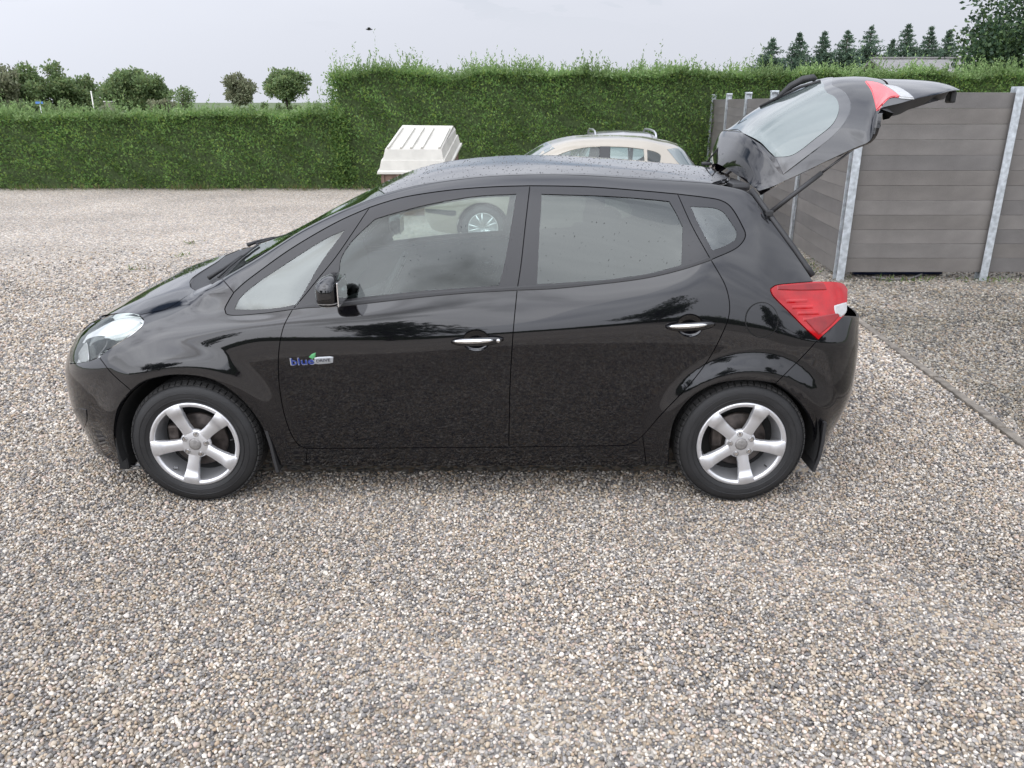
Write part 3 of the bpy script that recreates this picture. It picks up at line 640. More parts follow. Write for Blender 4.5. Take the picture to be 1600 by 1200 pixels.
for k in range(6):
    po = post(fen_l, pl[k][0], pl[k][1], 2.02, math.atan2(dl[1], dl[0]) if k else 0.0)
    if k: box('post_cap', (pl[k][0], pl[k][1], 2.012), (.11, .11, .03), GALV, fen_l, bevel=.006)
# weeds and litter along the foot of the fence
n = 900; x = rng.uniform(3.7, 10.0, n); x = x[(lump(x*3, x*0, 71)+rng.normal(0, .3, n)) > .1]
P = np.stack([x, 8.66+rng.normal(0, .07, len(x)), np.zeros(len(x))], 1); Q2 = []
yy = rng.uniform(8.9, 19, 500); P = np.vstack([P, np.stack([3.62+(yy-8.72)*.0939-.12+rng.normal(0, .06, 500), yy, np.zeros(500)], 1)])
Vg, Fg = leaves(P, np.tile([0, -.2, .7], (len(P), 1)), .012, .075, .7); vg = stuff(mk_np('fence_weeds', Vg, Fg, GRS)); vg['label'] = 'low weeds along the foot of the plank fence'
# blue pipe and hose lying in the gap under the fence
BLUEP = mat('blue_plastic', (.010, .022, .070), .5, noise=.3, nscale=8)
p0 = at_y(1335, 428, 8.95); tag(tube('blue_pipe', [(p0[0], 8.98, .05), (p0[0]+1.0, 9.0, .05)], .05, BLUEP), 'blue pipe lying in the gap under the fence', 'pipe')
tag(tube('hose', [(p0[0]+.1, 8.72, .03), (p0[0]+.25, 8.66, .015), (p0[0]+.5, 8.68, .018), (p0[0]+.72, 8.86, .03)], .012, PLK[2]), 'thin dark hose curling out from under the fence', 'hose')

# ================================================================== white-lidded bin
WHP = mat('white_fibreglass', (.46, .445, .40), .45, noise=.10, nscale=5, bump=.05, bscale=30); BRN = mat('brown_board', (.13, .085, .065), .85, noise=.4, nscale=9)
bn = thing('lidded_bin', 'large bin with ribbed sloping white lid standing before the hedge', 'bin', (-1.6, 14.5, 0))
FL, FR, BR, BL = np.array([-2.30, 14.0, .70]), np.array([-1.10, 14.0, .70]), np.array([-.90, 15.0, 1.13]), np.array([-2.10, 15.0, 1.13])
def bi(u, v, h=0.0, ins=0.0):      # u left-right, v front-back on the sloping rim plane
    u = ins+(1-2*ins)*u; v = ins+(1-2*ins)*v; p = (FL*(1-u)+FR*u)*(1-v)+(BL*(1-u)+BR*u)*v; return p+np.array([0, 0, h])
V = []; F = []
for h_, ins in ((0, 0), (.035, 0), (.05, .025), (.20, .05), (.20, .065)):
    for u, v in ((0, 0), (1, 0), (1, 1), (0, 1)): V.append(bi(u, v, h_, ins))
for k in range(4):
    for i in range(4): F.append((k*4+i, k*4+(i+1) % 4, (k+1)*4+(i+1) % 4, (k+1)*4+i))
# hood above the apron
tA = [bi(.07, .07, .20), bi(.93, .07, .20), bi(.93, .93, .20), bi(.07, .93, .20)]
tB = [bi(.10, .10, .36), bi(.90, .10, .36), bi(.92, .93, .30), bi(.08, .93, .30)]
tC = [at_y(629, 195.5, 14.72), at_y(708, 196.5, 14.72), at_y(708, 196.5, 14.72)+[.0, .25, -.03], at_y(629, 195.5, 14.72)+[.03, .25, -.03]]
b0 = len(V); V += tA+tB+tC
for k in range(2):
    for i in range(4): F.append((b0+k*4+i, b0+k*4+(i+1) % 4, b0+(k+1)*4+(i+1) % 4, b0+(k+1)*4+i))
F.append((b0+8, b0+9, b0+10, b0+11)); F.append((16, 17, 18, 19))
lid = mk('lid', V, F, WHP, bn)
tB, tC = [np.array(q) for q in tB], [np.array(q) for q in tC]; nrm_ = np.cross(tB[1]-tB[0], tC[0]-tB[0]); nrm_ /= np.linalg.norm(nrm_)
for u0 in (.02, .25, .43, .62, .93):
    u1 = u0+.055; V = []
    for hh, e in ((-.01, 0), (.03, .012)):
        for u, v in ((u0+e, .02), (u1-e, .02), (u1-e, .86), (u0+e, .86)):
            p = (tB[0]*(1-u)+tB[1]*u)*(1-v)+(tC[0]*(1-u)+tC[1]*u)*v; V.append(p+nrm_*hh)
    mk('lid_rib', V, [(0, 1, 5, 4), (1, 2, 6, 5), (2, 3, 7, 6), (3, 0, 4, 7), (4, 5, 6, 7)], WHP, lid)
V = [bi(u, v, -.002, .05) for u, v in ((0, 0), (1, 0), (1, 1), (0, 1))]; V += [np.array([p[0], p[1], 0.0]) for p in V]
mk('base', V, [(0, 1, 5, 4), (1, 2, 6, 5), (2, 3, 7, 6), (3, 0, 4, 7)], BRN, bn)
for k in range(5):
    u = .02+.24*k; p = bi(u, .0, 0, .045); box('batten', (p[0], p[1]-.012, p[2]/2), (.05, .02, p[2]-.01), BRN, bn)

# ================================================================== what stands behind the photographer (mirrored in the paint and glass)
for i, (x, y, h_, w_, lab) in enumerate(((-9.5, -9.0, 4.6, 4.2, 'bushy tree behind the photographer, left of the drive'), (-15.5, -13.0, 7.0, 6.0, 'tall tree behind the photographer at the far left'), (-4.5, -20.0, 5.4, 5.5, 'round tree behind the photographer beside the road'), (6.0, -24.0, 6.5, 6.0, 'wide tree behind the photographer on the right'), (15.0, -18.0, 5.5, 5.0, 'tree behind the photographer at the far right'))):
    tree('roadside_tree', lab, (x, y, 0), h_, w_, 2600, .34, DTREE, 'trees behind the photographer', .14, 500+i, blobs=22, limbs=4)
n = 6000; x = rng.uniform(-45, 45, n); P = np.stack([x, -27-rng.uniform(0, .8, n), rng.uniform(0, 1.5, n)*(1+.15*lump(x, x*0, 77))], 1); Vh_, Fh_ = leaves(P, np.tile([0, .6, .5], (n, 1)), .16, .34)
bh = thing('hedge', 'clipped roadside hedge behind the photographer', 'hedge', (0, -27, 0)); stuff(mk_np('foliage', Vh_, Fh_, HLEAF, bh)); box('inner_twigs', (0, -27.5, .68), (90, .8, 1.36), CORE, bh)
# ================================================================== the two cars behind
def small_car(label, paint, loc, rot, sx=1.0, sz=1.0, rails=False, group=None):
    root = thing('parked_car', label, 'car', loc, world_children=False, rot=rot, group=group)
    A, Bx = .75, 3.1
    R_ = [[(.75, .76, .20), (2, .77, .19), (3.1, .74, .22)],
          [(.75, .82, .45), (2, .82, .42), (3.1, .82, .48)],
          [(.75, .81, .70), (2, .825, .74), (3.1, .81, .80)],
          [(.75, .72, .84), (1.2, .76, .90), (2, .77, .93), (2.6, .765, .955), (3.1, .74, .98)],
          [(.75, .60, .89), (1.05, .66, .945), (1.35, .65, 1.10), (1.65, .60, 1.255), (2.0, .57, 1.345), (2.4, .565, 1.36), (2.8, .565, 1.335), (3.1, .58, 1.24)],
          [(.75, .50, .91), (1.05, .60, .965), (1.35, .59, 1.14), (1.65, .54, 1.305), (2.0, .51, 1.392), (2.4, .505, 1.405), (2.8, .51, 1.385), (3.1, .52, 1.31)],
          [(.75, 0, .95), (1.0, 0, .985), (1.35, 0, 1.19), (1.65, 0, 1.36), (2.0, 0, 1.432), (2.4, 0, 1.445), (2.8, 0, 1.43), (3.1, 0, 1.378)]]
    nz_ = [(.08, .22), (0, .42), (.02, .62), (.06, .71), (.10, .745), (.11, .76), (.13, .775)]; tz = [(3.68, .25), (3.74, .5), (3.70, .78), (3.60, .96), (3.44, 1.15), (3.38, 1.235), (3.31, 1.32)]
    xs_ = np.linspace(A, Bx, 120); p1 = np.radians(np.linspace(90, 0, 45)[:-1]); p2 = np.radians(np.linspace(0, 90, 40)[1:]); X, Y_, Z = [], [], []
    for r, a, b in zip(R_, nz_, tz):
        x = [q[0] for q in r]; ly = pchip(x, [q[1] for q in r], xs_); z = pchip(x, [q[2] for q in r], xs_)
        def wr(ph, x0, w0, z0, tip, n=2.7):
            q = np.sin(ph)**(2/n); return x0+(tip[0]-x0)*q, w0*np.abs(np.cos(ph))**(2/n), z0+(tip[1]-z0)*(.5*q+.5*q*q)
        f, g = wr(p1, A, ly[0], z[0], a), wr(p2, Bx, ly[-1], z[-1], b)
        X.append(np.concatenate([f[0], xs_, g[0]])); Y_.append(np.concatenate([f[1], ly, g[1]])); Z.append(np.concatenate([f[2], z, g[2]]))
    k_ = np.concatenate([[0], np.cumsum([.25, .27, .22, .40, .09, .52])]); q_ = np.linspace(0, k_[-1], 110)
    Gd = np.stack([np.array([pchip(k_, np.array(M)[:, i], q_) for i in range(len(X[0]))]) for M in (X, Y_, Z)], -1)
    Gd = blur_axis(blur_axis(Gd, 2.0, 1), 2.0, 0); Gd[:, -1, 1] = 0; Gd[..., 0] *= sx; Gd[..., 2] *= sz; Gd[..., 1] *= -1
    S = Surf(Gd, lambda P: np.stack([P[..., 0]/sx, P[..., 2]/sz], -1), None, .02, centre=np.array([1.8, 0, .6]))
    UMx, VMx = S.NU-1.0, S.NV-1.0
    def gp(name, curves, m, holes=(), full=False, off=0.0, lip=.008, gap=.003, spacing=.07, par=None):
        B = S.shift(S.outline(curves), gap) if gap else S.outline(curves); H = [S.outline(h) for h in holes]
        V, F, N = S.patch(B, H, off, lip, spacing); V2, F2, N2 = mirror_y(V, F, N, 0.0); k = len(V)
        if full: return mk(name, np.vstack([V, V2]), F+[tuple(i+k for i in f) for f in F2], m, par or root, normals=N+N2)
        o = mk(name, V, F, m, par or root, normals=N); mk(name, V2, F2, m, par or root, normals=N2); return o
    arc = lambda cx_, a0, a1: [(cx_+.335*math.cos(math.radians(a)), .30+.335*math.sin(math.radians(a))) for a in np.linspace(a0, a1, 13)]
    uf = float(np.argmin(abs(S.G[:, 2, 0]/sx-.44))); urr = float(np.argmin(abs(S.G[:, 2, 0]/sx-3.58)))
    gA = [[(1.36, .955), (1.58, 1.13), (1.72, 1.21), (1.9, 1.275), (2.08, 1.308), (2.25, 1.316)], [(2.25, 1.316), (2.22, .985)], [(2.22, .985), (1.36, .955)]]
    gB = [[(2.37, 1.317), (2.58, 1.31), (2.79, 1.285)], [(2.79, 1.285), (2.80, 1.03)], [(2.80, 1.03), (2.36, .985)], [(2.36, .985), (2.37, 1.317)]]
    gC = [[(2.83, 1.278), (2.94, 1.25), (3.0, 1.21), (2.99, 1.12)], [(2.99, 1.12), (2.92, 1.07), (2.83, 1.04)], [(2.83, 1.04), (2.83, 1.278)]]
    body = gp('body', [('uv', [(.5, VMx), (.5, .5)]), ('uv', [(.5, .5), (uf, .5)]), arc(.80, 197, -17), [(1.13, .20), (2.0, .193), (2.92, .207)], arc(3.25, 197, -14), ('uv', [(urr, .5), (UMx-.5, .5)]), ('uv', [(UMx-.5, .5), (UMx-.5, VMx)]), ('uv', [(UMx-.5, VMx), (.5, VMx)])], paint, holes=[gA, gB, gC], full=True, gap=0)
    for g in (gA, gB, gC): gp('window_pane', g, GLASS, off=-.004, lip=0, gap=-.006)
    gp('pillar_trim', [[(2.25, 1.318), (2.37, 1.318)], [(2.37, 1.318), (2.36, .985)], [(2.36, .985), (2.22, .985)], [(2.22, .985), (2.25, 1.318)]], TRIM, off=.002, gap=0)
    fx = lambda x: float(np.argmin(abs(S.G[:, int(VMx), 0]/sx-x)))
    DG = REARG
    gp('windscreen', [[(1.12, .975), (1.40, 1.135), (1.70, 1.295)], ('uv', [(fx(1.62), VMx)]), ('uv', [(fx(1.02), VMx)])], DG, full=True, off=.003, gap=.01)
    gp('rear_window', [[(3.08, 1.28), (3.20, 1.13), (3.30, 1.02)], ('uv', [(UMx-.5, VMx*.56), (UMx-.5, VMx*.95)]), ('uv', [(UMx-8, VMx*.95)])], DG, full=True, off=.003, gap=.005)
    gp('headlight', [[(.10, .60), (.14, .665), (.30, .735), (.52, .80)], [(.52, .80), (.50, .745), (.33, .65), (.10, .60)]], HL2, off=.004, gap=0, spacing=.03)
    gp('tail_lamp', [[(3.32, 1.02), (3.40, 1.03)], [(3.40, 1.03), (3.52, .80)], [(3.52, .80), (3.40, .80), (3.32, 1.02)]], RED2, off=.004, gap=0, spacing=.03)
    gp('bumper_strip', [[(.05, .50), (.2, .52), (.46, .52)], [(.46, .52), (.46, .47), (.2, .47), (.05, .46)]], TRIM, off=.006, gap=0, spacing=.05)
    for (x0, x1) in ((2.225, 2.225),): gp('door_gap', [[(x0-.004, .96), (x0-.02, .25)], [(x0-.02, .25), (x0-.012, .25)], [(x0-.012, .25), (x0+.004, .96)]], DARK, off=.001, gap=0, lip=0)
    for s in (-1, 1):
        for xw in (.80, 3.25):
            y0 = s*.80; V, F = lathe_y([(.19, s*-.03), (.20, 0), (.25, s*.005), (.285, s*-.015), (.295, s*-.05), (.295, s*-.16), (.2, s*-.17)], xw*sx, y0, .295, 36); w = mk('wheel', V, F, RUBBER, root, True)
            V, F = lathe_y([(.20, 0), (.197, s*.004), (.185, s*-.01), (.175, s*-.06), (0.001, s*-.07)], xw*sx, y0, .295, 36); mk('rim', V, F, ALLOY, w, True)
            for k in range(5):
                for dk in (-.22, .22):
                    a = 2*math.pi*k/5+.6; V, F = tube_data([(xw*sx+.03*math.cos(a), y0-s*.012, .295+.03*math.sin(a)), (xw*sx+.19*math.cos(a+dk), y0-s*.006, .295+.19*math.sin(a+dk))], [.016, .013], 6); mk('spoke', V, F, ALLOY, w, True)
            V, F = lathe_y([(.335, s*.01), (.33, s*-.25), (.0, s*-.25)], xw*sx, y0, .30, 24, math.radians(-15), math.radians(195)); mk('arch_liner', V, F, DARK, root, True)
    bxl = lambda n_, c, s_, m_, r_=None, bv=.04: bm_obj(n_, (lambda b: (bm_box(b, c, s_, r_, bv), b)[1])(bmesh.new()), m_, root, True)
    bxl('underbody', (1.9*sx, 0, .26*sz), (2.9*sx, 1.2, .10), DARK); bxl('dashboard', (1.35*sx, 0, .85*sz), (.35, 1.3, .2), CARD)
    for yy in (-.36, .36):
        bxl('seat', (2.25*sx, yy, .80*sz), (.14, .46, .62), SEAT, Euler((0, D2R(14), 0))); bxl('headrest', (2.34*sx, yy, 1.17*sz), (.09, .26, .16), SEAT)
    bxl('rear_seat', (2.95*sx, 0, .80*sz), (.14, 1.15, .5), SEAT, Euler((0, D2R(14), 0))); bxl('floor', (2.0*sx, 0, .40*sz), (2.3*sx, 1.3, .06), CARD, None, .01)
    for s in (-1, 1):
        bm = bmesh.new(); bm_box(bm, (1.42*sx, s*.86, 1.0*sz), (.10, .17, .13), None, .04); bm_obj('mirror', bm, paint, root, True)
        if rails:
            tube('roof_rail', [(1.78*sx, s*.50, 1.36*sz), (1.84*sx, s*.50, 1.42*sz), (2.0*sx, s*.495, 1.452*sz), (2.5*sx, s*.49, 1.458*sz), (2.85*sx, s*.495, 1.443*sz), (3.0*sx, s*.50, 1.405*sz), (3.06*sx, s*.505, 1.33*sz)], .017, SILR, root, 10)
    return root
REARG = mat('dark_screen_glass', (.10, .125, .125), .05, coat=1.0, spec=.9, rnoise=.02)
HL2 = mat('lamp_glass_pale', (.62, .65, .66), .15, coat=1.0, noise=.2, nscale=25); RED2 = mat('lamp_red_plain', (.4, .02, .02), .2, coat=1.0, noise=.15)
SILR = mat('silver_rail', (.42, .43, .44), .3, metal=.7, noise=.05)
BEIGE = mat('beige_metallic_paint', (.285, .255, .205), .28, coat=1.0, metal=.15, noise=.03, nscale=300)
LILAC = mat('silver_grey_paint', (.30, .29, .31), .28, coat=1.0, metal=.3, noise=.03, nscale=300)
small_car('beige small hatchback parked behind the black car, mostly hidden', BEIGE, (-1.22, 11.35, 0), 0.0, 1.05)
small_car('silver-grey car with roof rails parked end-on behind the beige hatchback', LILAC, (1.88, 17.1, 0), math.radians(-90), 1.10, .97, rails=True)
# ================================================================== the black car
YC = 4.35                       # its centre plane; the near side stands about 3.47 m from the camera
def W(px, py, ly):              # a traced picture point on the plane at half-width ly -> (x, ly, z)
    p = at_y(px, py, YC-ly); return (p[0], ly, p[2])
XF, XR = -1.52, 1.36
WHF, WHR, WHZ = (-1.518, ), (1.098, ), 0.315
rows = [
 # 0 underside edge
 [(XF, .822, .175), (-1.1, .826, .176), (0, .828, .176), (.8, .826, .176), (1.1, .815, .182), (XR, .785, .195)],
 # 1 lower edge of the doors
 [(XF, .842, .30), (-1.1, .848, .296), (0, .85, .295), (.8, .848, .295), (1.1, .84, .30), (XR, .80, .30)],
 # 2 lower door
 [(XF, .868, .47), (-1.1, .868, .46), (0, .866, .46), (.8, .868, .47), (1.1, .868, .50), (XR, .845, .52)],
 # 3 just under the crease
 [(XF, .872, .735), W(435, 557, .878), W(535, 551, .880), W(640, 545, .881), W(803, 531, .881), W(924, 523, .879), W(1039, 515, .877), (1.1, .868, .86), (XR, .845, .815)],
 # 4 just over the crease
 [(XF, .866, .775), W(435, 545, .876), W(535, 539, .878), W(640, 533, .878), W(803, 519, .878), W(924, 511, .876), W(1039, 503, .874), (1.1, .864, .90), (XR, .838, .85)],
 # 5 shoulder
 [(XF, .842, .855), (-1.1, .858, .91), (-.6, .859, .935), (0, .859, .96), (.5, .858, 1.0), (.85, .852, 1.05), (1.1, .840, 1.03), (XR, .812, .945)],
 # 6 belt line
 [(XF, .79, .930), W(357, 491, .812), W(405, 490, .822), W(457, 484, .828), W(535, 477, .83), W(659, 463, .83), W(808, 453, .83), W(924, 446, .828), W(1010, 434, .825), W(1067, 421, .82), W(1108, 404, .812), (1.1, .792, 1.16), (1.22, .785, 1.10), (XR, .778, 1.03)],
 # 7 bonnet edge, then top edge of the doors
 [(XF, .705, .988), W(330, 449, .735), W(365, 450, .742), W(400, 427, .728), W(457, 387, .69), W(529, 345, .66), W(576, 324, .645), W(630, 308, .635), W(702, 297, .63), W(774, 291, .63), W(828, 290, .63), W(924, 292, .63), W(1010, 299, .63), W(1059, 303, .63), W(1125, 312, .625), (1.1, .618, 1.415), (1.22, .675, 1.285), (XR, .735, 1.13)],
 # 8 windscreen pillar, roof edge
 [(XF, .60, 1.028), (-1.42, .655, 1.05), W(347, 435, .695), W(400, 404, .68), W(486, 351, .635), W(601, 303, .59), W(659, 289, .578), W(745, 277, .572), W(817, 273, .57), W(895, 273, .57), W(1010, 280, .565), W(1096, 285, .56), (1.1, .555, 1.472), (1.22, .60, 1.365), (XR, .655, 1.22)],
 # 9
 [(XF, .33, 1.066), (-1.40, .36, 1.098), (-1.25, .40, 1.150), (-1.0, .39, 1.277), (-.81, .37, 1.375), (-.62, .35, 1.470), (-.4, .34, 1.533), (-.15, .34, 1.564), (.2, .34, 1.575), (.6, .34, 1.557), (.9, .34, 1.528), (1.1, .33, 1.507), (1.22, .33, 1.44), (XR, .35, 1.325)],
 # 10 centre line
 [(XF, 0, 1.083), (-1.42, 0, 1.118), (-1.3, 0, 1.158), (-1.163, 0, 1.218), (-.96, 0, 1.324), (-.81, 0, 1.398), (-.67, 0, 1.462), *[(W(px, py, .05)[0], 0, W(px, py, .05)[2]) for px, py in ((630, 272), (673, 259), (731, 249), (817, 243.5), (866, 244.5), (952, 249.5), (1039, 256), (1090, 260))], (1.1, 0, 1.522), (1.22, 0, 1.46), (XR, 0, 1.355)],
]
nose = [(-2.30, .175, 2.7, .7), (-2.325, .285, 2.7, .6), (-2.362, .41, 2.65, .6), (-2.365, .52, 2.6, .6), (-2.362, .55, 2.6, .6), (-2.357, .60, 2.5, .6), (-2.345, .64, 2.4, .5), (-2.335, .675, 2.35, .45), (-2.325, .695, 2.3, .45), (-2.31, .712, 2.2, .5), (-2.30, .725, 2.0, .51)]
tail = [(1.665, .20, 2.9, .7), (1.70, .31, 2.9, .7), (1.765, .53, 2.9, .7), (1.75, .76, 3.0, .7), (1.745, .79, 3.0, .7), (1.745, .87, 3.0, .7), (1.735, .95, 3.0, .7), (1.69, 1.04, 2.9, .7), (1.64, 1.11, 2.8, .7), (1.53, 1.24, 2.4, .7), (1.47, 1.29, 2, .7)]
xs = np.concatenate([np.arange(XF, XR, .0085), [XR]])
phi = np.radians(np.linspace(90, 0, 110)[:-1]); phr = np.radians(np.linspace(0, 90, 80)[1:])
LY, ZZ, XX = [], [], []
for r, nz, tl in zip(rows, nose, tail):
    r = sorted(r); x = [a[0] for a in r]; x[0] = XF
    ly = pchip(x, [a[1] for a in r], xs); z = pchip(x, [a[2] for a in r], xs)
    def wrap(ph, xa, wa, za_, tip):
        xn, zn, n, a = tip; q = np.sin(ph)**(2/n); return xa+(xn-xa)*q, wa*np.abs(np.cos(ph))**(2/n), za_+(zn-za_)*(a*q+(1-a)*q*q)
    fx, fy, fz = wrap(phi, XF, ly[0], z[0], nz); bx, by, bz = wrap(phr, XR, ly[-1], z[-1], tl)
    XX.append(np.concatenate([fx, xs, bx])); LY.append(np.concatenate([fy, ly, by])); ZZ.append(np.concatenate([fz, z, bz]))
XX, LY, ZZ = map(np.array, (XX, LY, ZZ))
def crease(A):      # two extra rows hug the roof-edge row so that it reads as a fold
    return np.vstack([A[:8], A[8:9]*.82+A[7:8]*.18, A[8:9], A[8:9]*.92+A[9:10]*.08, A[9:]])
XX, LY, ZZ = crease(XX), crease(LY), crease(ZZ)
# rows -> dense sections: parameter by mean chord between rows
vk = np.concatenate([[0], np.cumsum([.12, .17, .28, .045, .09, .11, .30, .074, .016, .021, .239, .33])]); NVD = 230
vq = np.linspace(0, vk[-1], NVD)
def dense(A): return np.array([pchip(vk, A[:, i], vq) for i in range(A.shape[1])])
G = np.stack([dense(XX), dense(LY), dense(ZZ)], -1)
U0 = len(phi)
# even out, soften
cen = G[:, -1].copy()
Gb = blur_axis(blur_axis(G, 3.0, 1), 3.5, 0); Gb[:, -1, 1] = 0; G = Gb
# wheel-arch flares and the hollow above the sill
def flare(G):
    x, z = G[..., 0], G[..., 2]; side = np.clip((G[..., 1]-.62)/.15, 0, 1)
    b = np.zeros_like(x)
    for xw, A, R0, R1 in ((-1.518, .020, .385, .53), (1.098, .026, .375, .50)):
        r = np.hypot(x-xw, (z-.30)); t = np.clip((r-R0)/(R1-R0), 0, 1); b = np.maximum(b, A*(1-t*t*(3-2*t)))
    G = G.copy(); G[..., 1] += b*side; return G
G = flare(G)
# half-width -> world
G[..., 1] = YC-G[..., 1]
EYE = np.array([0, 0, CAM_H])
BODY = Surf(G, proj_cam, EYE, 4.0, centre=np.array([-.2, YC, .6]))
def u_at_x(x, v=NVD-1): return float(np.argmin(np.abs(BODY.G[:, int(v), 0]-x)))
VM = NVD-1.0; UM = BODY.NU-1.0
def vrow(k):
    k = {0:0,1:1,2:2,3:3,4:4,5:5,6:6,7:7,8:9,9:11,10:12}[k]; return float(vk[k]/vk[-1]*(NVD-1))

car = thing('parked_car', 'glossy black five-door hatchback parked side-on with its tailgate raised', 'car', (-.25, YC, 0))
def panel(name, curves, m, holes=(), both=True, full=False, gap=.0022, off=0.0, lip=.012, spacing=.03, parent=None, card=None, surf=None, hgap=0.0, lip_out=.006):
    s = surf or BODY
    B = s.outline(curves); B = s.shift(B, gap) if gap else B
    H = [s.shift(s.outline(h), -hgap) if hgap else s.outline(h) for h in holes]
    V, F, N = s.patch(B, H, off, lip, spacing, lip_out)
    par = parent or car
    if full:
        V2, F2, N2 = mirror_y(V, F, N, YC); k = len(V)
        return mk(name, np.vstack([V, V2]), F+[tuple(i+k for i in f) for f in F2], m, par, normals=N+N2)
    o = mk(name, V, F, m, par, normals=N)
    if both:
        V2, F2, N2 = mirror_y(V, F, N, YC); o2 = mk(name, V2, F2, m, par if not isinstance(both, bpy.types.Object) else both, normals=N2)
        o['_m'] = o2.name
    if card:
        Bc = s.shift(s.outline(curves), .004); Vc, Fc, Nc = s.patch(Bc, H, -card[0], 0, .06)
        Nc = [(-a, -b, -c) for a, b, c in Nc]; Fc = [f[::-1] for f in Fc]
        mk('inner_trim', Vc, Fc, card[1], o, normals=Nc)
        if both:
            V2, F2, N2 = mirror_y(Vc, Fc, Nc, YC); mk('inner_trim', V2, F2, card[1], o2, normals=N2)
    return o
def twin(o): return bpy.data.objects[o['_m']]

# shared lines traced on the near side
c_shut = [(347, 436), (326, 445), (305, 454), (285, 467), (268, 479), (255, 484.5), (236, 488), (217, 492)]
c_apil = [(347, 436), (356, 446), (365, 457)]
c_qfront = [(365, 457), (356, 472), (351, 483), (353, 490), (362, 492.5), (405, 490), (457, 483.5)]
c_df_up = [(577, 324), (551, 363), (524, 402), (498, 434), (472, 466), (457, 483.5)]
c_df_lo = [(457, 483.5), (443, 511), (436, 546), (435, 575), (437, 607), (445, 650), (457, 682), (468, 696), (480, 701)]
c_belt_f = [(457, 483.5), (475, 481), (535, 477.5), (659, 464), (730, 457.5), (808, 453)]
c_belt_r = [(808, 453), (860, 451), (924, 445), (1010, 434), (1067, 420.5), (1111, 406)]
c_b_up = [(828, 290), (821, 350), (814, 414), (808, 453)]
c_b_lo = [(808, 453), (802, 517), (797, 600), (795, 698.5)]
c_dr_up = [(1059, 303), (1082, 354), (1111, 406)]
c_dr_lo = [(1111, 406), (1134, 448), (1140, 477), (1138, 497), (1125, 529), (1108, 560), (1079, 599), (1031, 650), (1004, 681), (988, 692), (975, 696)]
c_top_f = [(577, 324), (601, 316), (630, 308), (702, 297), (774, 291.5), (828, 290)]
c_top_r = [(828, 290), (875, 290.5), (924, 292), (1010, 298.5), (1059, 303)]
c_pil_low = [(365, 457), (380, 443), (400, 427.5), (457, 387), (529, 345.5), (577, 324)]
c_rq_out = [(1059, 303), (1100, 308), (1125, 312.5), (1140, 321), (1159, 351), (1165, 368), (1154, 385), (1111, 406)]
c_ditch_w = [(347, 436), (372, 421), (400, 404.5), (486, 351), (550, 322), (601, 303)]
c_ditch_r = [(601, 303), (630, 295), (659, 289), (745, 277.5), (817, 273.5), (895, 273.5), (1010, 280), (1096, 285.5), (1112, 287)]
c_ditch_e = [(1112, 287), (1140, 292), (1171, 299)]
c_apert = [(1171, 299), (1177, 308), (1211, 354), (1240, 394), (1262, 426), (1271, 440)]
c_lamp_l = [(1271, 440), (1240, 442.5), (1210, 446.5), (1204, 451), (1206, 460), (1230, 485), (1260, 515), (1278, 531)]
c_rb_gap = [(1278, 531), (1254.6, 556.5), (1212, 599)]
c_arch_r = [(1212, 599), (1190, 595.5), (1158, 594), (1116, 601), (1079, 622), (1056, 652), (1047, 684), (1044, 727)]
c_arch_rb = [(1212, 599), (1232, 612), (1252, 631), (1266, 652), (1274, 678), (1272, 711)]
c_arch_f = [(204.6, 610), (222, 597), (250, 588.5), (278, 585.5), (321, 590), (349, 602), (377, 624), (397, 647), (414, 675), (424, 700), (430, 727)]
c_fb_gap = [(155, 558), (173.5, 582), (204.6, 610)]
c_lamp_lo = [(217, 492), (225, 502), (216, 514), (193, 531), (165, 549), (155, 558)]
c_arch_fb = [(204.6, 610), (190, 627), (182, 645), (178, 680), (184, 708), (193, 729)]

# painted panels
wing = panel('front_wing', [c_shut[::1], c_lamp_lo, c_fb_gap, c_arch_f, [(430, 727), (478, 727)], [(478, 727), (480, 701)], c_df_lo[::-1], c_qfront[::-1], c_apil[::-1]], PAINT, spacing=.017)
frame = panel('side_frame', [c_ditch_w, c_ditch_r, c_ditch_e, c_apert, c_lamp_l, c_rb_gap, c_arch_r, [(1044, 727), (1010, 727)], [(1010, 727), (1004, 681)], [(1004, 681), (1031, 650), (1079, 599), (1108, 560), (1125, 529), (1138, 497), (1140, 477), (1134, 448), (1111, 406)], c_rq_out[::-1], c_top_r[::-1], c_top_f[::-1], c_pil_low[::-1], c_apil[::-1]], PAINT, spacing=.017)
th = np.linspace(0, 2*np.pi, 33)
def ell(rec, k=1.0): return [[(rec[0]+k*rec[2]*math.cos(a), rec[1]+k*rec[3]*math.sin(a)) for a in th]]
REC_F, REC_R = (744, 532, 22, 17.5), (1078, 508.5, 21.5, 18.5)
fdoor = panel('front_door', [c_belt_f, c_b_lo, [(795, 698.5), (640, 699.8), (480, 701)], c_df_lo[::-1]], PAINT, card=(.055, CARD), holes=[ell(REC_F)], spacing=.018)
rdoor = panel('rear_door', [c_belt_r, c_dr_lo, [(975, 696), (880, 697.5), (795, 698.5)], c_b_lo[::-1]], PAINT, card=(.055, CARD), holes=[ell(REC_R)], spacing=.018)
sill = panel('sill', [[(480, 701), (640, 699.8), (795, 698.5), (975, 696)], [(975, 696), (988, 692), (1004, 681)], [(1004, 681), (1010, 727)], [(1010, 727), (640, 728), (478, 727)]], PAINT)
uh = u_at_x(-1.565)
c_cowl = [(347, 436), (330, 443.5), (306, 452.5), (297.5, 448), (296.5, 441), (301, 433.5)]
uvc = BODY.inv([(301, 433.5)])[0]
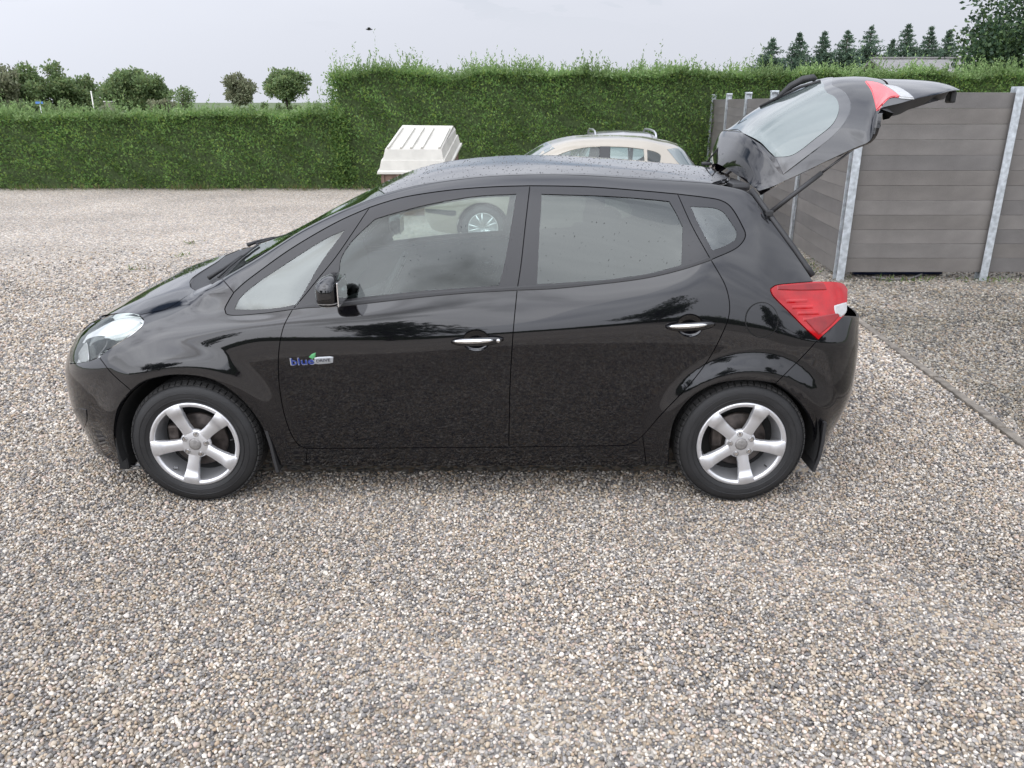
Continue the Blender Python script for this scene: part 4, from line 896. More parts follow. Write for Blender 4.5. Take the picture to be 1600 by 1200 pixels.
bonnet = panel('bonnet', [[(306, 453.6), (285, 467), (268, 479), (255, 484.5), (236, 488), (217, 492)], [(217, 492), (193, 489), (172, 491)], ('uv', [(14, VM*.86), (3, VM*.93), (1.5, VM)]), ('uv', [(1.5, VM), (uh, VM)]), ('uv', [(uh, VM), (uh+1.5, VM*.90), tuple(uvc)]), [(301, 433.5), (296.5, 441), (297.5, 448), (306, 453.6)]], PAINT, full=True)
uw = u_at_x(-1.40); uvw = BODY.inv([(347, 436)])[0]
cowl = panel('cowl', [[(306, 453), (297.5, 448), (296.5, 441), (301, 433.5)], ('uv', [tuple(uvc), (uh+1.5, VM*.90), (uh, VM)]), ('uv', [(uh, VM), (uw, VM)]), ('uv', [(uw, VM), (uw+3, VM*.86), tuple(uvw)]), [(347, 436), (326, 444.5), (306, 453)]], PLAST, full=True, off=-.006)
uv_wt = BODY.inv([(601, 303)])[0]; ut = u_at_x(-.70)
wind = panel('windscreen', [c_ditch_w, ('uv', [tuple(uv_wt), (ut+4, VM*.86), (ut, VM)]), ('uv', [(ut, VM), (uw, VM)]), ('uv', [(uw, VM), (uw+3, VM*.86), tuple(uvw)])], GLASS, full=True, gap=.004, off=-.003, lip=.008)
uv_rr = BODY.inv([(1112, 287)])[0]; ur = u_at_x(1.075)
roof = panel('roof', [c_ditch_r, ('uv', [tuple(uv_rr), (ur+2, VM*.86), (ur, VM)]), ('uv', [(ur, VM), (ut, VM)]), ('uv', [(ut, VM), (ut+4, VM*.86), tuple(uv_wt)])], PAINT, full=True, card=None)
Vh, Fh, Nh = BODY.patch(BODY.outline([c_ditch_r, ('uv', [tuple(uv_rr), (ur+2, VM*.86), (ur, VM)]), ('uv', [(ur, VM), (ut, VM)]), ('uv', [(ut, VM), (ut+4, VM*.86), tuple(uv_wt)])]), (), -.03, 0, .08)
V2, F2, N2 = mirror_y(Vh, Fh, Nh, YC); k = len(Vh)
mk('headliner', np.vstack([Vh, V2]), Fh+[tuple(i+k for i in f) for f in F2], LINER, roof, normals=Nh+N2)
# bumpers
v_nose = VM*.60
fbump = panel('front_bumper', [c_fb_gap[::-1], [(155, 558), (142, 563), (122.5, 567), (109, 569)], ('uv', [(60, vrow(6)), (30, vrow(6)), (0.5, vrow(6))]), ('uv', [(.5, vrow(6)), (.5, 0.5)]), ('uv', [(.5, 0.5), (60, .5), (104, .5)]), [(193, 729), (184, 708), (178, 680), (182, 645), (190, 627), (204.6, 610)]], PAINT, full=True)
noseg = panel('nose_panel', [('uv', [(.5, vrow(6)), (30, vrow(6)), (52, vrow(6))]), ('uv', [(52, vrow(6)), (40, VM*.70), (14, VM*.86)]), ('uv', [(14, VM*.86), (3, VM*.93), (1.5, VM)]), ('uv', [(1.5, VM), (.5, VM*.9), (.5, vrow(6))])], PAINT, full=True)
vt = vrow(4)
rbump = panel('rear_bumper', [c_rb_gap[::-1], [(1278, 531), (1300, 511), (1317, 494)], ('uv', [(UM-40, vrow(5)), (UM-20, vrow(5)), (UM-.5, vrow(5))]), ('uv', [(UM-.5, vrow(5)), (UM-.5, .5)]), ('uv', [(UM-.5, .5), (UM-50, .5), (UM-66, .5)]), [(1272, 711), (1274, 678), (1266, 652), (1252, 631), (1232, 612), (1212, 599)]], PAINT, full=True)
# black window frames and glass
g_f = [[(807, 302.5), (745, 306), (673, 318), (616, 332.5), (585, 342)], [(585, 342), (549, 377), (533, 402), (529, 425)], [(529, 425), (531, 450), (535, 468)], [(535, 468), (659, 454.5), (779, 446)], [(779, 446), (788, 414), (799, 350), (807, 302.5)]]
g_r = [[(846, 302.5), (952, 306), (1024, 311.5), (1046, 314)], [(1046, 314), (1056, 331), (1067, 354)], [(1067, 354), (1065, 414)], [(1065, 414), (1010, 428), (952, 436.5), (839, 444)], [(839, 444), (846, 302.5)]]
g_q = [[(1079, 322), (1119, 325), (1131, 331)], [(1131, 331), (1143, 347), (1152, 364), (1149, 375)], [(1149, 375), (1132, 384), (1113.5, 391)], [(1113.5, 391), (1096, 358), (1079, 322)]]
g_p = [[(366, 483), (373, 468), (386, 454), (450, 409.5), (510, 372), (539, 359)], [(539, 359), (500, 412), (470, 464), (461, 476)], [(461, 476), (440, 480), (400, 483.5), (366, 483)]]
fr1 = panel('window_frame', [c_top_f, c_b_up, c_belt_f[::-1], c_df_up[::-1]], TRIM, holes=[g_f], parent=fdoor, both=twin(fdoor), off=-.002)
fr2 = panel('window_frame', [c_top_r, c_dr_up, c_belt_r[::-1], c_b_up[::-1]], TRIM, holes=[g_r], parent=rdoor, both=twin(rdoor), off=-.002)
fr3 = panel('quarter_window_frame', [c_rq_out, c_dr_up[::-1]], TRIM, holes=[g_q], off=-.002)
fr4 = panel('quarter_window_frame', [c_pil_low, c_df_up, c_qfront[::-1]], TRIM, holes=[g_p], off=-.002)
panel('window_pane', g_f, GLASS, gap=-.006, off=-.006, lip=0, parent=fdoor, both=twin(fdoor), spacing=.05)
panel('window_pane', g_r, GLASSR, gap=-.006, off=-.006, lip=0, parent=rdoor, both=twin(rdoor), spacing=.05)
panel('quarter_window_pane', g_q, GLASSQ, gap=-.006, off=-.004, lip=0, spacing=.05)
panel('quarter_window_pane', g_p, GLASSQ, gap=-.006, off=-.004, lip=0, spacing=.05)
# waist seals along the bottom of the side glass
panel('window_seal', [c_belt_f, [(808, 453), (808, 449)], [(808, 449), (659, 460), (535, 473.5), (490, 477.5)]], PLAST, parent=fdoor, both=twin(fdoor), off=.003, gap=0, lip=.004)
panel('window_seal', [c_belt_r, [(1111, 406), (1107, 403)], [(1107, 403), (1067, 417), (1010, 430), (924, 441.5), (808, 449.5)]], PLAST, parent=rdoor, both=twin(rdoor), off=.003, gap=0, lip=.004)

# lamps ------------------------------------------------------------
HL_IN = mat('lamp_reflector', (0.74, 0.74, 0.74), 0.3, metal=0.2, noise=.12, nscale=8)
REDL = mat('red_lamp', (0.33, 0.003, 0.006), 0.10, spec=.2, coat=.8, noise=.25, nscale=14)
REDD = mat('dark_red_lamp', (0.20, 0.002, 0.004), 0.15, spec=.2, coat=.8, noise=.2, nscale=20)
WHITEL = mat('white_lamp', (0.36, 0.36, 0.355), 0.15, coat=1.0, noise=.1, nscale=60)
BLK = mat('gloss_black_part', (0.008, 0.008, 0.009), 0.12, coat=.5, rnoise=.04)
lampc = [[(109, 568), (110, 550), (113, 533), (122, 522.5), (140, 511), (165, 497), (178, 492), (193, 489.5), (210, 490), (217, 492)], c_lamp_lo, [(155, 558), (142, 563), (122.5, 567), (109, 568)]]
hl = panel('headlight', lampc, HL_IN, off=-.028, gap=.002, lip=.0, spacing=.02)
for h_ in (hl, twin(hl)): pass
panel('lens', lampc, CLEAR, off=.001, gap=.001, lip=.03, lip_out=0.0, spacing=.02, parent=hl, both=twin(hl))
panel('projector', [[(122, 548), (128, 528), (145, 522), (158, 524), (160, 532), (150, 548), (138, 560), (124, 561), (122, 548)]], BLK, off=-.022, gap=0, lip=.004, spacing=.01, parent=hl, both=twin(hl))
panel('chrome_bezel', [[(158, 524), (180, 520), (200, 512), (214, 500)], [(214, 500), (217, 503), (200, 520), (176, 536), (150, 553)], [(150, 553), (160, 540), (163, 530), (158, 524)]], CHROME, off=-.017, gap=0, lip=.006, spacing=.01, parent=hl, both=twin(hl))
panel('indicator', [[(119, 562), (118, 545), (122, 535)], [(122, 535), (129, 534), (131, 545), (131, 564), (119, 562)]], WHITEL, off=-.014, gap=0, lip=.004, spacing=.01, parent=hl, both=twin(hl))
panel('fog_lamp', [[(113, 640), (124, 638), (135, 640)], [(135, 640), (136, 655), (130, 672), (124, 677)], [(124, 677), (117, 662), (113, 640)]], BLK, off=.003, gap=0, lip=.008, spacing=.01)
tl_c = [c_lamp_l[::-1], [(1271, 440), (1306, 440.5), (1318, 444.5), (1323.5, 453)], [(1323.5, 453), (1322.5, 475), (1318.5, 493)], [(1318.5, 493), (1300, 511), (1278, 531)]]
tlamp = panel('tail_lamp', tl_c, REDL, off=.004, gap=.002, lip=.02, spacing=.018)
panel('lower_lens', [[(1258, 500), (1272, 497), (1300, 492), (1313, 489)], [(1313, 489), (1298, 506), (1279, 522)], [(1279, 522), (1258, 500)]], REDD, off=.0065, gap=0, lip=.003, spacing=.015, parent=tlamp, both=twin(tlamp))
panel('upper_lens', [[(1215, 448), (1240, 446), (1270, 443.5), (1285, 443)], [(1285, 443), (1290, 452)], [(1290, 452), (1250, 453), (1215, 452)]], REDD, off=.0065, gap=0, lip=.003, spacing=.015, parent=tlamp, both=twin(tlamp))
panel('reversing_lens', [[(1304, 479), (1312, 477), (1321, 474)], [(1321, 474), (1320, 487), (1313, 493.5)], [(1313, 493.5), (1306, 489), (1304, 479)]], WHITEL, off=.008, gap=0, lip=.004, spacing=.01, parent=tlamp, both=twin(tlamp))
for q in range(4):
    y = 470+q*9.5; x0 = 1228+q*9
    panel('lens_rib', [[(x0, y), (x0+32, y-1)], [(x0+32, y-1), (x0+32, y+.9)], [(x0+32, y+.9), (x0, y+1.9)]], REDL, off=.0062, gap=0, lip=.002, spacing=.02, parent=tlamp, both=twin(tlamp))
# filler flap, jack cover
th = np.linspace(0, 2*np.pi, 33)
fl = [[(1190+25*math.cos(a), 500+27*math.sin(a)) for a in th]]
panel('filler_flap', fl, PAINT, both=False, off=.0035, gap=.001, lip=.006, lip_out=.0, spacing=.02)
panel('filler_gap', [[(1190+26.2*math.cos(a), 500+28.2*math.sin(a)) for a in th]], DARK, both=False, off=.0012, gap=0, lip=0, spacing=.03)  # dark disc whose rim stands in for the open gap round the flap

# door handles ------------------------------------------------------
def handle(door, pts_bar, rec, keyhole):
    ks = [1.0, .97, .90, .75, .5, .25]; n = 32; V = []; F = []; LNv = []
    for q, k in enumerate(ks):
        uv = BODY.inv(np.array(ell(rec, k)[0][:n])); P = BODY.ev(uv); N = BODY.nrm(uv)
        V += list(P-N*(.026*math.sqrt(max(0, 1-k*k))+.0005))
    V.append(np.mean(V[-n:], 0))
    for q in range(len(ks)-1):
        for i in range(n): F.append((q*n+i, q*n+(i+1) % n, (q+1)*n+(i+1) % n, (q+1)*n+i))
    for i in range(n): F.append(((len(ks)-1)*n+i, (len(ks)-1)*n+(i+1) % n, len(V)-1))
    V = np.array(V); mk('handle_recess', V, F, PAINT, door, smooth=True)
    V2 = V.copy(); V2[:, 1] = 2*YC-V2[:, 1]; mk('handle_recess', V2, [f[::-1] for f in F], PAINT, twin(door), smooth=True)
    (x0, y0), (x1, y1) = pts_bar
    uv = BODY.inv(np.array([[x0+(x1-x0)*t, y0+(y1-y0)*t] for t in np.linspace(0, 1, 21)]))
    P = BODY.ev(uv); N = BODY.nrm(uv); ts = np.linspace(0, 1, 21)
    for nm, m_, t0, t1, zo, hh, yo in (('handle_grip', PAINT, 0, 1, 0.0, .0205, .0), ('chrome_strip', CHROME, .02, .82, .005, .0108, .008)):
        V = []; F = []; idx = [i for i in range(21) if t0 <= ts[i] <= t1]; n = 10
        for i in idx:
            tt = (ts[i]-t0)/(t1-t0); e = max(.12, (1-abs(2*tt-1)**3.2))**.6
            c = P[i]+N[i]*(.008+.030*math.sin(math.pi*ts[i])**.6+yo)+np.array([0, 0, zo])
            for q in range(n):
                a = 2*math.pi*q/n; V.append(c+N[i]*math.cos(a)*.010*e+np.array([0, 0, 1])*math.sin(a)*hh*e)
        for i in range(len(idx)-1):
            for q in range(n): F.append((i*n+q, i*n+(q+1) % n, (i+1)*n+(q+1) % n, (i+1)*n+q))
        F.append(tuple(range(n))[::-1]); F.append(tuple(range((len(idx)-1)*n, len(idx)*n)))
        V = np.array(V); o = mk(nm, V, F, m_, door, smooth=True)
        V2 = V.copy(); V2[:, 1] = 2*YC-V2[:, 1]; mk(nm, V2, [f[::-1] for f in F], m_, twin(door), smooth=True)
    if keyhole:
        p = P[18]+N[18]*.034
        V, F = lathe_y([(.0001, -.004), (.007, -.004), (.009, -.001), (.009, .012)], p[0], p[1], p[2], 16); mk('key_lock', V, F, CHROME, door, smooth=True)
handle(fdoor, ((705, 533.5), (787, 529.5)), REC_F, True)
handle(rdoor, ((1040, 510.5), (1117, 506)), REC_R, False)

# mirrors -----------------------------------------------------------
MSTRIP = mat('mirror_strip', (.62, .63, .64), .28, metal=.2, noise=.05)
def mirror(sgn, door):
    def at(px, py, ly): p = at_y(px, py, YC-ly); return Vector(p)
    c = at(517, 455, .985); bm = bmesh.new()
    bmesh.ops.create_uvsphere(bm, u_segments=28, v_segments=18, radius=1)
    for v in bm.verts:
        x, y, z = v.co
        f = lambda t, p: math.copysign(abs(t)**p, t)
        x2 = f(x, .62); y2 = f(y, .7); z2 = f(z, .62)
        xx = x2*.056 if x < 0 else x2*.048
        zz = z2*(.075 if z > 0 else .062)*(1-.22*max(0, -x2)*(z > 0)); yy = y2*.112
        v.co = Vector((c.x+xx+.25*(zz*0), c.y-yy*1.0+0.0, c.z+zz))
        if v.co.x > c.x+.046: v.co.x = c.x+.046
    bm2 = bm
    o = bm_obj('mirror', bm2, PAINT, None, True)
    def put(o_, par):
        if sgn < 0:
            for v in o_.data.vertices: v.co.y = 2*YC-v.co.y
            o_.data.flip_normals()
        COL.objects.unlink(o_); link(o_, par)
    put(o, door)
    # indicator strip, glass, foot
    V = []; F = []; n = 22; f = lambda t, p: math.copysign(abs(t)**p, t)
    for i in range(n):
        a = math.pi*.5-math.pi*.98*i/(n-1)
        for sz in (-.74, -.34):
            cz2 = math.sqrt(1-abs(sz)**2); x, y = -math.sin(a)*cz2, math.cos(a)*cz2
            x2, y2, z2 = f(x, .62), f(y, .7), f(sz, .62)
            V.append((min(c.x+x2*(.056 if x < 0 else .048)*1.03, c.x+.0465), c.y-y2*.112*1.015, c.z+z2*.062))
    for i in range(n-1): F.append((2*i, 2*i+1, 2*i+3, 2*i+2))
    s1 = mk('mirror_indicator', V, F, MSTRIP, None, True); put(s1, o)
    bm = bmesh.new(); bm_box(bm, (c.x+.048, c.y, c.z+.003), (.006, .185, .105), None, .004); g = bm_obj('mirror_glass', bm, CHROME, None); put(g, o)
    V, F = tube_data([(c.x-.015, c.y+.08, c.z-.035), (c.x-.02, c.y+.14, c.z-.05), (c.x-.03, c.y+.19, c.z-.055)], [.03, .026, .034], 10); ft = mk('mirror_foot', V, F, TRIM, None, True); put(ft, o)
mirror(1, car); mirror(-1, car)

# badge on the front door --------------------------------------------
def decal(name, x0, y0, x1, y1, txt, m, hh, off, par, bevel=False):
    cu = bpy.data.curves.new(name, 'FONT'); cu.body = txt; cu.size = 1.0; cu.extrude = .02; cu.offset = .012
    to = bpy.data.objects.new(name, cu); COL.objects.link(to); bpy.context.view_layer.update()
    me = bpy.data.meshes.new_from_object(to.evaluated_get(bpy.context.evaluated_depsgraph_get())); bpy.data.objects.remove(to); bpy.data.curves.remove(cu)
    co = np.array([v.co[:] for v in me.vertices]); lo, hi = co.min(0), co.max(0)
    uv = BODY.inv([(x0, y0), (x1, y1)]); A, B_ = BODY.ev(uv); n = BODY.nrm(uv)[0]
    ex = (B_-A); wid = np.linalg.norm(ex); ex /= wid; ez = np.cross(n, ex); ez = -ez if ez[2] < 0 else ez
    q = (co-lo)/(hi-lo+1e-9)
    P = A+q[:, :1]*wid*ex+q[:, 1:2]*hh*ez+n*(off+.0015*q[:, 2:3])
    for v, p in zip(me.vertices, P): v.co = p
    me.materials.clear(); me.materials.append(m); o = bpy.data.objects.new(name, me); return link(o, par)
BLUE = mat('badge_blue', (0.014, 0.035, 0.19), 0.5, noise=.1); SILV = mat('badge_silver', (.42, .44, .46), .3, metal=.6, noise=.05); GRN = mat('badge_green', (.08, .30, .12), .3, noise=.1); DKT = mat('badge_dark', (.03, .03, .04), .4, noise=.1)
badge = decal('badge', 454.4, 571.0, 492.6, 569.2, 'blue', SILV, .0355, .0015, car)
decal('badge_letters', 456, 570.2, 491.2, 568.4, 'blue', BLUE, .031, .0028, badge)
panel('badge_plate', [[(493, 560), (519, 558.5)], [(519, 558.5), (518.5, 565.5)], [(518.5, 565.5), (493, 567.5)]], SILV, both=False, off=.002, gap=0, lip=.002, spacing=.02, parent=badge)
decal('badge_word', 495, 566, 516.5, 564.2, 'DRIVE', DKT, .0135, .003, badge)
panel('badge_leaf', [[(484.5, 558.5), (488, 555), (492.5, 552.5)], [(492.5, 552.5), (491, 556.5), (487.5, 559.3), (484.5, 558.5)]], GRN, both=False, off=.002, gap=0, lip=.002, spacing=.02, parent=badge)

# wheels --------------------------------------------------------------
def wheel(xw, sgn, ang0, name='wheel'):
    y0 = YC-sgn*.862; s = sgn           # outer face
    R, W_ = .315, .195
    def Y(d): return s*d                # d: inward depth from the outer face
    root_prof = [(.205, .030), (.212, .012), (.222, .006), (.245, .000), (.272, .002), (.288, .009), (.300, .018)]
    prof = root_prof+[(.208, W_-.03)]
    V, F = lathe_y([(r, Y(d)) for r, d in root_prof+[(.300, W_-.018), (.27, W_), (.21, W_-.02)]], xw, y0, WHZ, 72)
    tyre = (V, F)
    V, F = lathe_y([(Y_r, Y(d)) for Y_r, d in ((.213, .016), (.2145, .007), (.211, .003), (.203, .0035), (.194, .006), (.191, .013), (.189, .024), (.184, .06), (.178, .10), (.176, .17))], xw, y0, WHZ, 72)
    w = mk(name, V, F, ALLOY, car, True)                  # the rim; everything else on the wheel hangs from it
    mk('tyre', *tyre, RUBBER, w, smooth=True)
    # tread blocks
    V = []; F = []; nb = 64
    ribs = [(.004, .030), (.036, .066), (.072, .100), (.106, .134), (.140, .172), (.165, .191)]
    for bi, (d0, d1) in enumerate(ribs):
        d0 = .010+d0*.93; d1 = .010+d1*.93
        for k in range(nb):
            a0 = 2*math.pi*(k+.12*(bi % 2))/nb; a1 = a0+2*math.pi/nb*(.80 if bi in (0, 5) else .93); b = len(V)
            for d in (d0, d1):
                rr = R-(.009 if (bi == 0 and d == d0) or (bi == 5 and d == d1) else .0)-.002*abs(d-.1)/.1
                for a in (a0, (a0+a1)/2, a1):
                    V.append((xw+rr*math.cos(a), y0+Y(d), WHZ+rr*math.sin(a))); V.append((xw+.298*math.cos(a), y0+Y(d), WHZ+.298*math.sin(a)))
            for i in range(2):
                F.append((b+2*i, b+2*i+2, b+6+2*i+2, b+6+2*i)); F.append((b+2*i, b+2*i+1, b+2*i+3, b+2*i+2)); F.append((b+6+2*i, b+6+2*i+2, b+6+2*i+3, b+6+2*i+1))
            F.append((b, b+6, b+7, b+1)); F.append((b+4, b+5, b+11, b+10))
    mk('tread', V, F, TREAD, w)
    for r_ in (.236, .262):
        V, F = lathe_y([(r_-.002, Y(.0035)), (r_-.001, Y(-.0012)), (r_+.001, Y(-.0012)), (r_+.002, Y(.0035))], xw, y0, WHZ, 72); mk('sidewall_ring', V, F, RUBBER, w, True)
    # rim barrel and flange
    V, F = lathe_y([(.0, Y(.075)), (.13, Y(.075)), (.135, Y(.08)), (.135, Y(.09))], xw, y0, WHZ, 40); mk('brake_disc', V, F, DISC, w, True)
    V, F = lathe_y([(.0, Y(.12)), (.178, Y(.12))], xw, y0, WHZ, 32); mk('wheel_back', V, F, DARK, w)
    bm = bmesh.new(); bm_box(bm, (xw-.11*s, y0+Y(.065), WHZ+.03), (.05, .05, .11), None, .012); bm_obj('brake_caliper', bm, DISC, w)
    # five spokes on a hub
    for k in range(5):
        a = math.radians(ang0+72*k); V = []; F = []
        st = [(.028, .042, .017), (.060, .0285, .012), (.095, .0270, .007), (.130, .0295, .003), (.160, .034, .0015), (.162, .034, -.0015), (.192, .0395, -.001), (.2065, .042, .003)]
        for r_, hw, d in st:
            for t, dd in ((-1, .022), (-.97, .003), (-.88, 0), (0, -.0008), (.88, 0), (.97, .003), (1, .022)):
                tw = t*hw; V.append((xw+r_*math.cos(a)-tw*math.sin(a), y0+Y(d+dd), WHZ+r_*math.sin(a)+tw*math.cos(a)))
        for i in range(len(st)-1):
            for j in range(6): F.append((i*7+j, i*7+j+1, (i+1)*7+j+1, (i+1)*7+j))
        mk('spoke', V, F, ALLOY, w, True)
        # facet near the end of each spoke
        a2 = a+math.radians(36); p = (xw+.0535*math.cos(a2), WHZ+.0535*math.sin(a2))
        V, F = lathe_y([(.0135, Y(.012)), (.0125, Y(.006)), (.0105, Y(.0125)), (.010, Y(.02))], p[0], y0, p[1], 14); mk('bolt_recess', V, F, CAPG, w, True)
        V, F = lathe_y([(.0001, Y(.004)), (.0075, Y(.0045)), (.0085, Y(.008)), (.009, Y(.02))], p[0], y0, p[1], 6); mk('wheel_bolt', V, F, CHROME, w)
    V, F = lathe_y([(.03, Y(.0095)), (.06, Y(.0115)), (.072, Y(.016)), (.074, Y(.03))], xw, y0, WHZ, 40); mk('hub', V, F, ALLOY, w, True)
    V, F = lathe_y([(.0001, Y(.0035)), (.020, Y(.0045)), (.027, Y(.0065)), (.0295, Y(.012))], xw, y0, WHZ, 32); mk('centre_cap', V, F, CAPG, w, True)
    av = math.radians(ang0+36-72*2); V, F = tube_data([(xw+.19*math.cos(av), y0+Y(.03), WHZ+.19*math.sin(av)), (xw+.168*math.cos(av), y0+Y(.018), WHZ+.168*math.sin(av))], .004, 6); mk('valve', V, F, RUBBER, w, True)
    # wheel-arch liner: the inside of the arch
    V, F = lathe_y([(.368, Y(-.0)), (.366, Y(.10)), (.36, Y(.33)), (.0, Y(.33))], xw, y0, WHZ+.0, 40, math.radians(-14), math.radians(194))
    mk('arch_liner', V, F, DARK, car, True)
    return w
wheel(-1.518, 1, 114); wheel(1.098, 1, 66); wheel(-1.518, -1, 20); wheel(1.098, -1, 40)

# mudflaps
for sgn in (1, -1):
    for xm, zb, w_, lean in ((-1.155, .17, .03, .10), (1.475, .165, .03, -.06)):
        V = []; yo = YC-sgn*(.882 if xm < 0 else .865); yi = YC-sgn*.66
        zt = .43
        for (z, dx) in ((zt, -.02 if xm < 0 else .0), (.33, 0.0), (.25, .010 if xm < 0 else -.006), (zb+.01, .02 if xm < 0 else -.024)):
            for y in (yo, yi):
                for e in (0, .014): V.append((xm+dx+e, y, z))
        F = []
        for i in range(3):
            a = i*4; b = a+4; F += [(a, a+1, b+1, b), (a+2, b+2, b+3, a+3), (a, b, b+2, a+2), (a+1, a+3, b+3, b+1)]
        F += [(0, 2, 3, 1), (12, 13, 15, 14)]
        mk('mudflap', V, F, PLAST, car)
# underbody, engine bay and boot floor so no light leaks through
box('underbody', (-.3, YC, .235), (3.4, 1.30, .07), DARK, car, bevel=.02)
for s_ in (-1, 1): box('splash_guard', (-1.90, YC-s_*.60, .31), (.05, .42, .30), DARK, car, bevel=.01)
box('engine_bay', (-1.75, YC, .50), (.9, 1.05, .5), DARK, car, bevel=.05)
box('boot_floor', (1.15, YC, .52), (.85, 1.1, .06), CARD, car, bevel=.02)
box('load_sill', (1.52, YC, .80), (.24, .96, .05), PLAST, car, bevel=.02)
box('bulkhead', (-1.22, YC, .62), (.08, 1.45, .75), CARD, car, bevel=.02)

# interior ---------------------------------------------------------------
bm = bmesh.new(); bm_box(bm, (-1.12, YC, .93), (.42, 1.40, .20), Euler((0, D2R(-8), 0)), .06); bm_obj('dashboard', bm, CARD, car, True)
for ys in (YC-.36, YC+.36):
    bm = bmesh.new(); bm_box(bm, (.02, ys, .53), (.52, .50, .18), Euler((0, D2R(-8), 0)), .06); s_ = bm_obj('front_seat', bm, SEAT, car, True)
    bm = bmesh.new(); bm_box(bm, (.36, ys, .87), (.15, .48, .62), Euler((0, D2R(16), 0)), .06); bm_obj('seat_back', bm, SEAT, s_, True)
    bm = bmesh.new(); bm_box(bm, (.475, ys, 1.27), (.09, .26, .19), Euler((0, D2R(12), 0)), .04); bm_obj('headrest', bm, SEAT, s_, True)
    for k in (-.06, .06): tube('headrest_post', [(.44, ys+k, 1.12), (.47, ys+k, 1.26)], .006, CHROME, s_, 6)
bm = bmesh.new(); bm_box(bm, (.86, YC, .55), (.5, 1.25, .18), None, .06); rs = bm_obj('rear_seat', bm, SEAT, car, True)
bm = bmesh.new(); bm_box(bm, (1.08, YC, .86), (.15, 1.22, .5), Euler((0, D2R(18), 0)), .05); bm_obj('seat_back', bm, SEAT, rs, True)
for k in (-.38, 0, .38):
    bm = bmesh.new(); bm_box(bm, (1.17, YC+k, 1.15), (.08, .24, .15), Euler((0, D2R(12), 0)), .03); bm_obj('headrest', bm, SEAT, rs, True)
# steering wheel (left-hand drive, near side)
bm = bmesh.new(); ctr = Vector((-.62, YC-.36, .98)); tilt = Euler((0, D2R(-62), 0)).to_matrix().to_4x4()
V = []; F = []
for i in range(36):
    a = 2*math.pi*i/36
    for j in range(8):
        b = 2*math.pi*j/8; r_ = .18+.014*math.cos(b); V.append(ctr+tilt.to_3x3() @ Vector((r_*math.cos(a), r_*math.sin(a), .014*math.sin(b))))
for i in range(36):
    for j in range(8): F.append((i*8+j, ((i+1) % 36)*8+j, ((i+1) % 36)*8+(j+1) % 8, i*8+(j+1) % 8))
sw = mk('steering_wheel', V, F, PLAST, car, True)
for a in (0, math.pi, math.pi*1.5): 
    d = tilt.to_3x3() @ Vector((math.cos(a)*.17, math.sin(a)*.17, 0)); tube('spoke', [ctr, ctr+d], .016, SILV, sw, 6)
bm = bmesh.new(); bm_box(bm, (0, 0, 0), (.11, .12, .05), None, .02); bmesh.ops.transform(bm, matrix=Matrix.Translation(ctr) @ tilt, verts=bm.verts); bm_obj('hub', bm, PLAST, sw, True)
tube('column', [ctr, ctr+Vector((-.3, 0, -.12))], .03, PLAST, sw, 8)

# wipers -----------------------------------------------------------------
for y_a, y_b in ((.60, .06), (-.02, -.50)):
    pts = []
    for t in np.linspace(0, 1, 8):
        ly = y_a+(y_b-y_a)*t; x = -1.40+.03*t
        j = np.argmin(np.abs((YC-BODY.G[int(u_at_x(x)), :, 1])-abs(ly))); p = BODY.G[int(u_at_x(x, j)), j].copy(); n = BODY.N[int(u_at_x(x, j)), j]
        pts.append((p[0], YC-ly, p[2]+.005))
    wp = tube('wiper', pts, .006, PLAST, car, 6); tube('wiper_arm', [(pts[0][0]-.06, pts[0][1]+.03, pts[0][2]-.012), (pts[1][0]-.015, pts[1][1], pts[1][2]+.006), (pts[4][0], pts[4][1], pts[4][2]+.005)], [.012, .008, .006], PLAST, wp, 6)

# rain drops on bonnet and roof ------------------------------------------
def drops(o_name, n, ulo, uhi, vlo, vhi, rmin, rmax, par):
    uv = np.stack([rng.uniform(ulo, uhi, n), rng.uniform(vlo, vhi, n)], 1); P = BODY.ev(uv); N = BODY.nrm(uv)
    m = rng.random(n) < .5; P[m, 1] = 2*YC-P[m, 1]; N[m, 1] *= -1
    r = rmin+(rmax-rmin)*rng.random(n)**2.5; k = 7
    a = np.cross(N, [1, 0, 0]); a /= np.linalg.norm(a, axis=1, keepdims=True); b = np.cross(N, a)
    V = []; F = []; ang = np.linspace(0, 2*np.pi, k, endpoint=False); st = 1+.35*rng.random(n)
    rings = [(1.0, .0), (.8, .32), (.42, .5)]
    for q, (f, h) in enumerate(rings):
        for c in ang: V.append(P+(a*np.cos(c)*st[:, None]+b*np.sin(c))*(r*f)[:, None]+N*(r*h)[:, None])
    V.append(P+N*(r*.55)[:, None]); nv = len(V); V = np.stack(V, 1).reshape(-1, 3)
    quads = []
    for q in range(2):
        for i in range(k): quads.append((q*k+i, q*k+(i+1) % k, (q+1)*k+(i+1) % k, (q+1)*k+i))
    tri = [(2*k+i, 2*k+(i+1) % k, 3*k, 3*k) for i in range(k)]
    T = np.array([(x[0], x[1], x[2]) for x in quads]+[(x[0], x[2], x[3]) for x in quads]+[(x[0], x[1], x[2]) for x in tri])
    A = (T[None]+(np.arange(n)*nv)[:, None, None]).reshape(-1, 3)
    o = mk_np(o_name, V, A, DROP, par, smooth=True); return stuff(o)
DROP = mat('rain_drop', (0.004, 0.004, 0.005), 0.03, coat=1.0, rnoise=.02)
drops('rain_drops', 1500, ut+4, ur-2, VM*.69, VM, .0018, .0050, roof)
drops('rain_drops', 1300, 20, uh-2, VM*.80, VM, .0015, .0045, bonnet)
drops('rain_drops', 260, u_at_x(-.5), u_at_x(.9), VM*.45, VM*.56, .001, .002, frame)
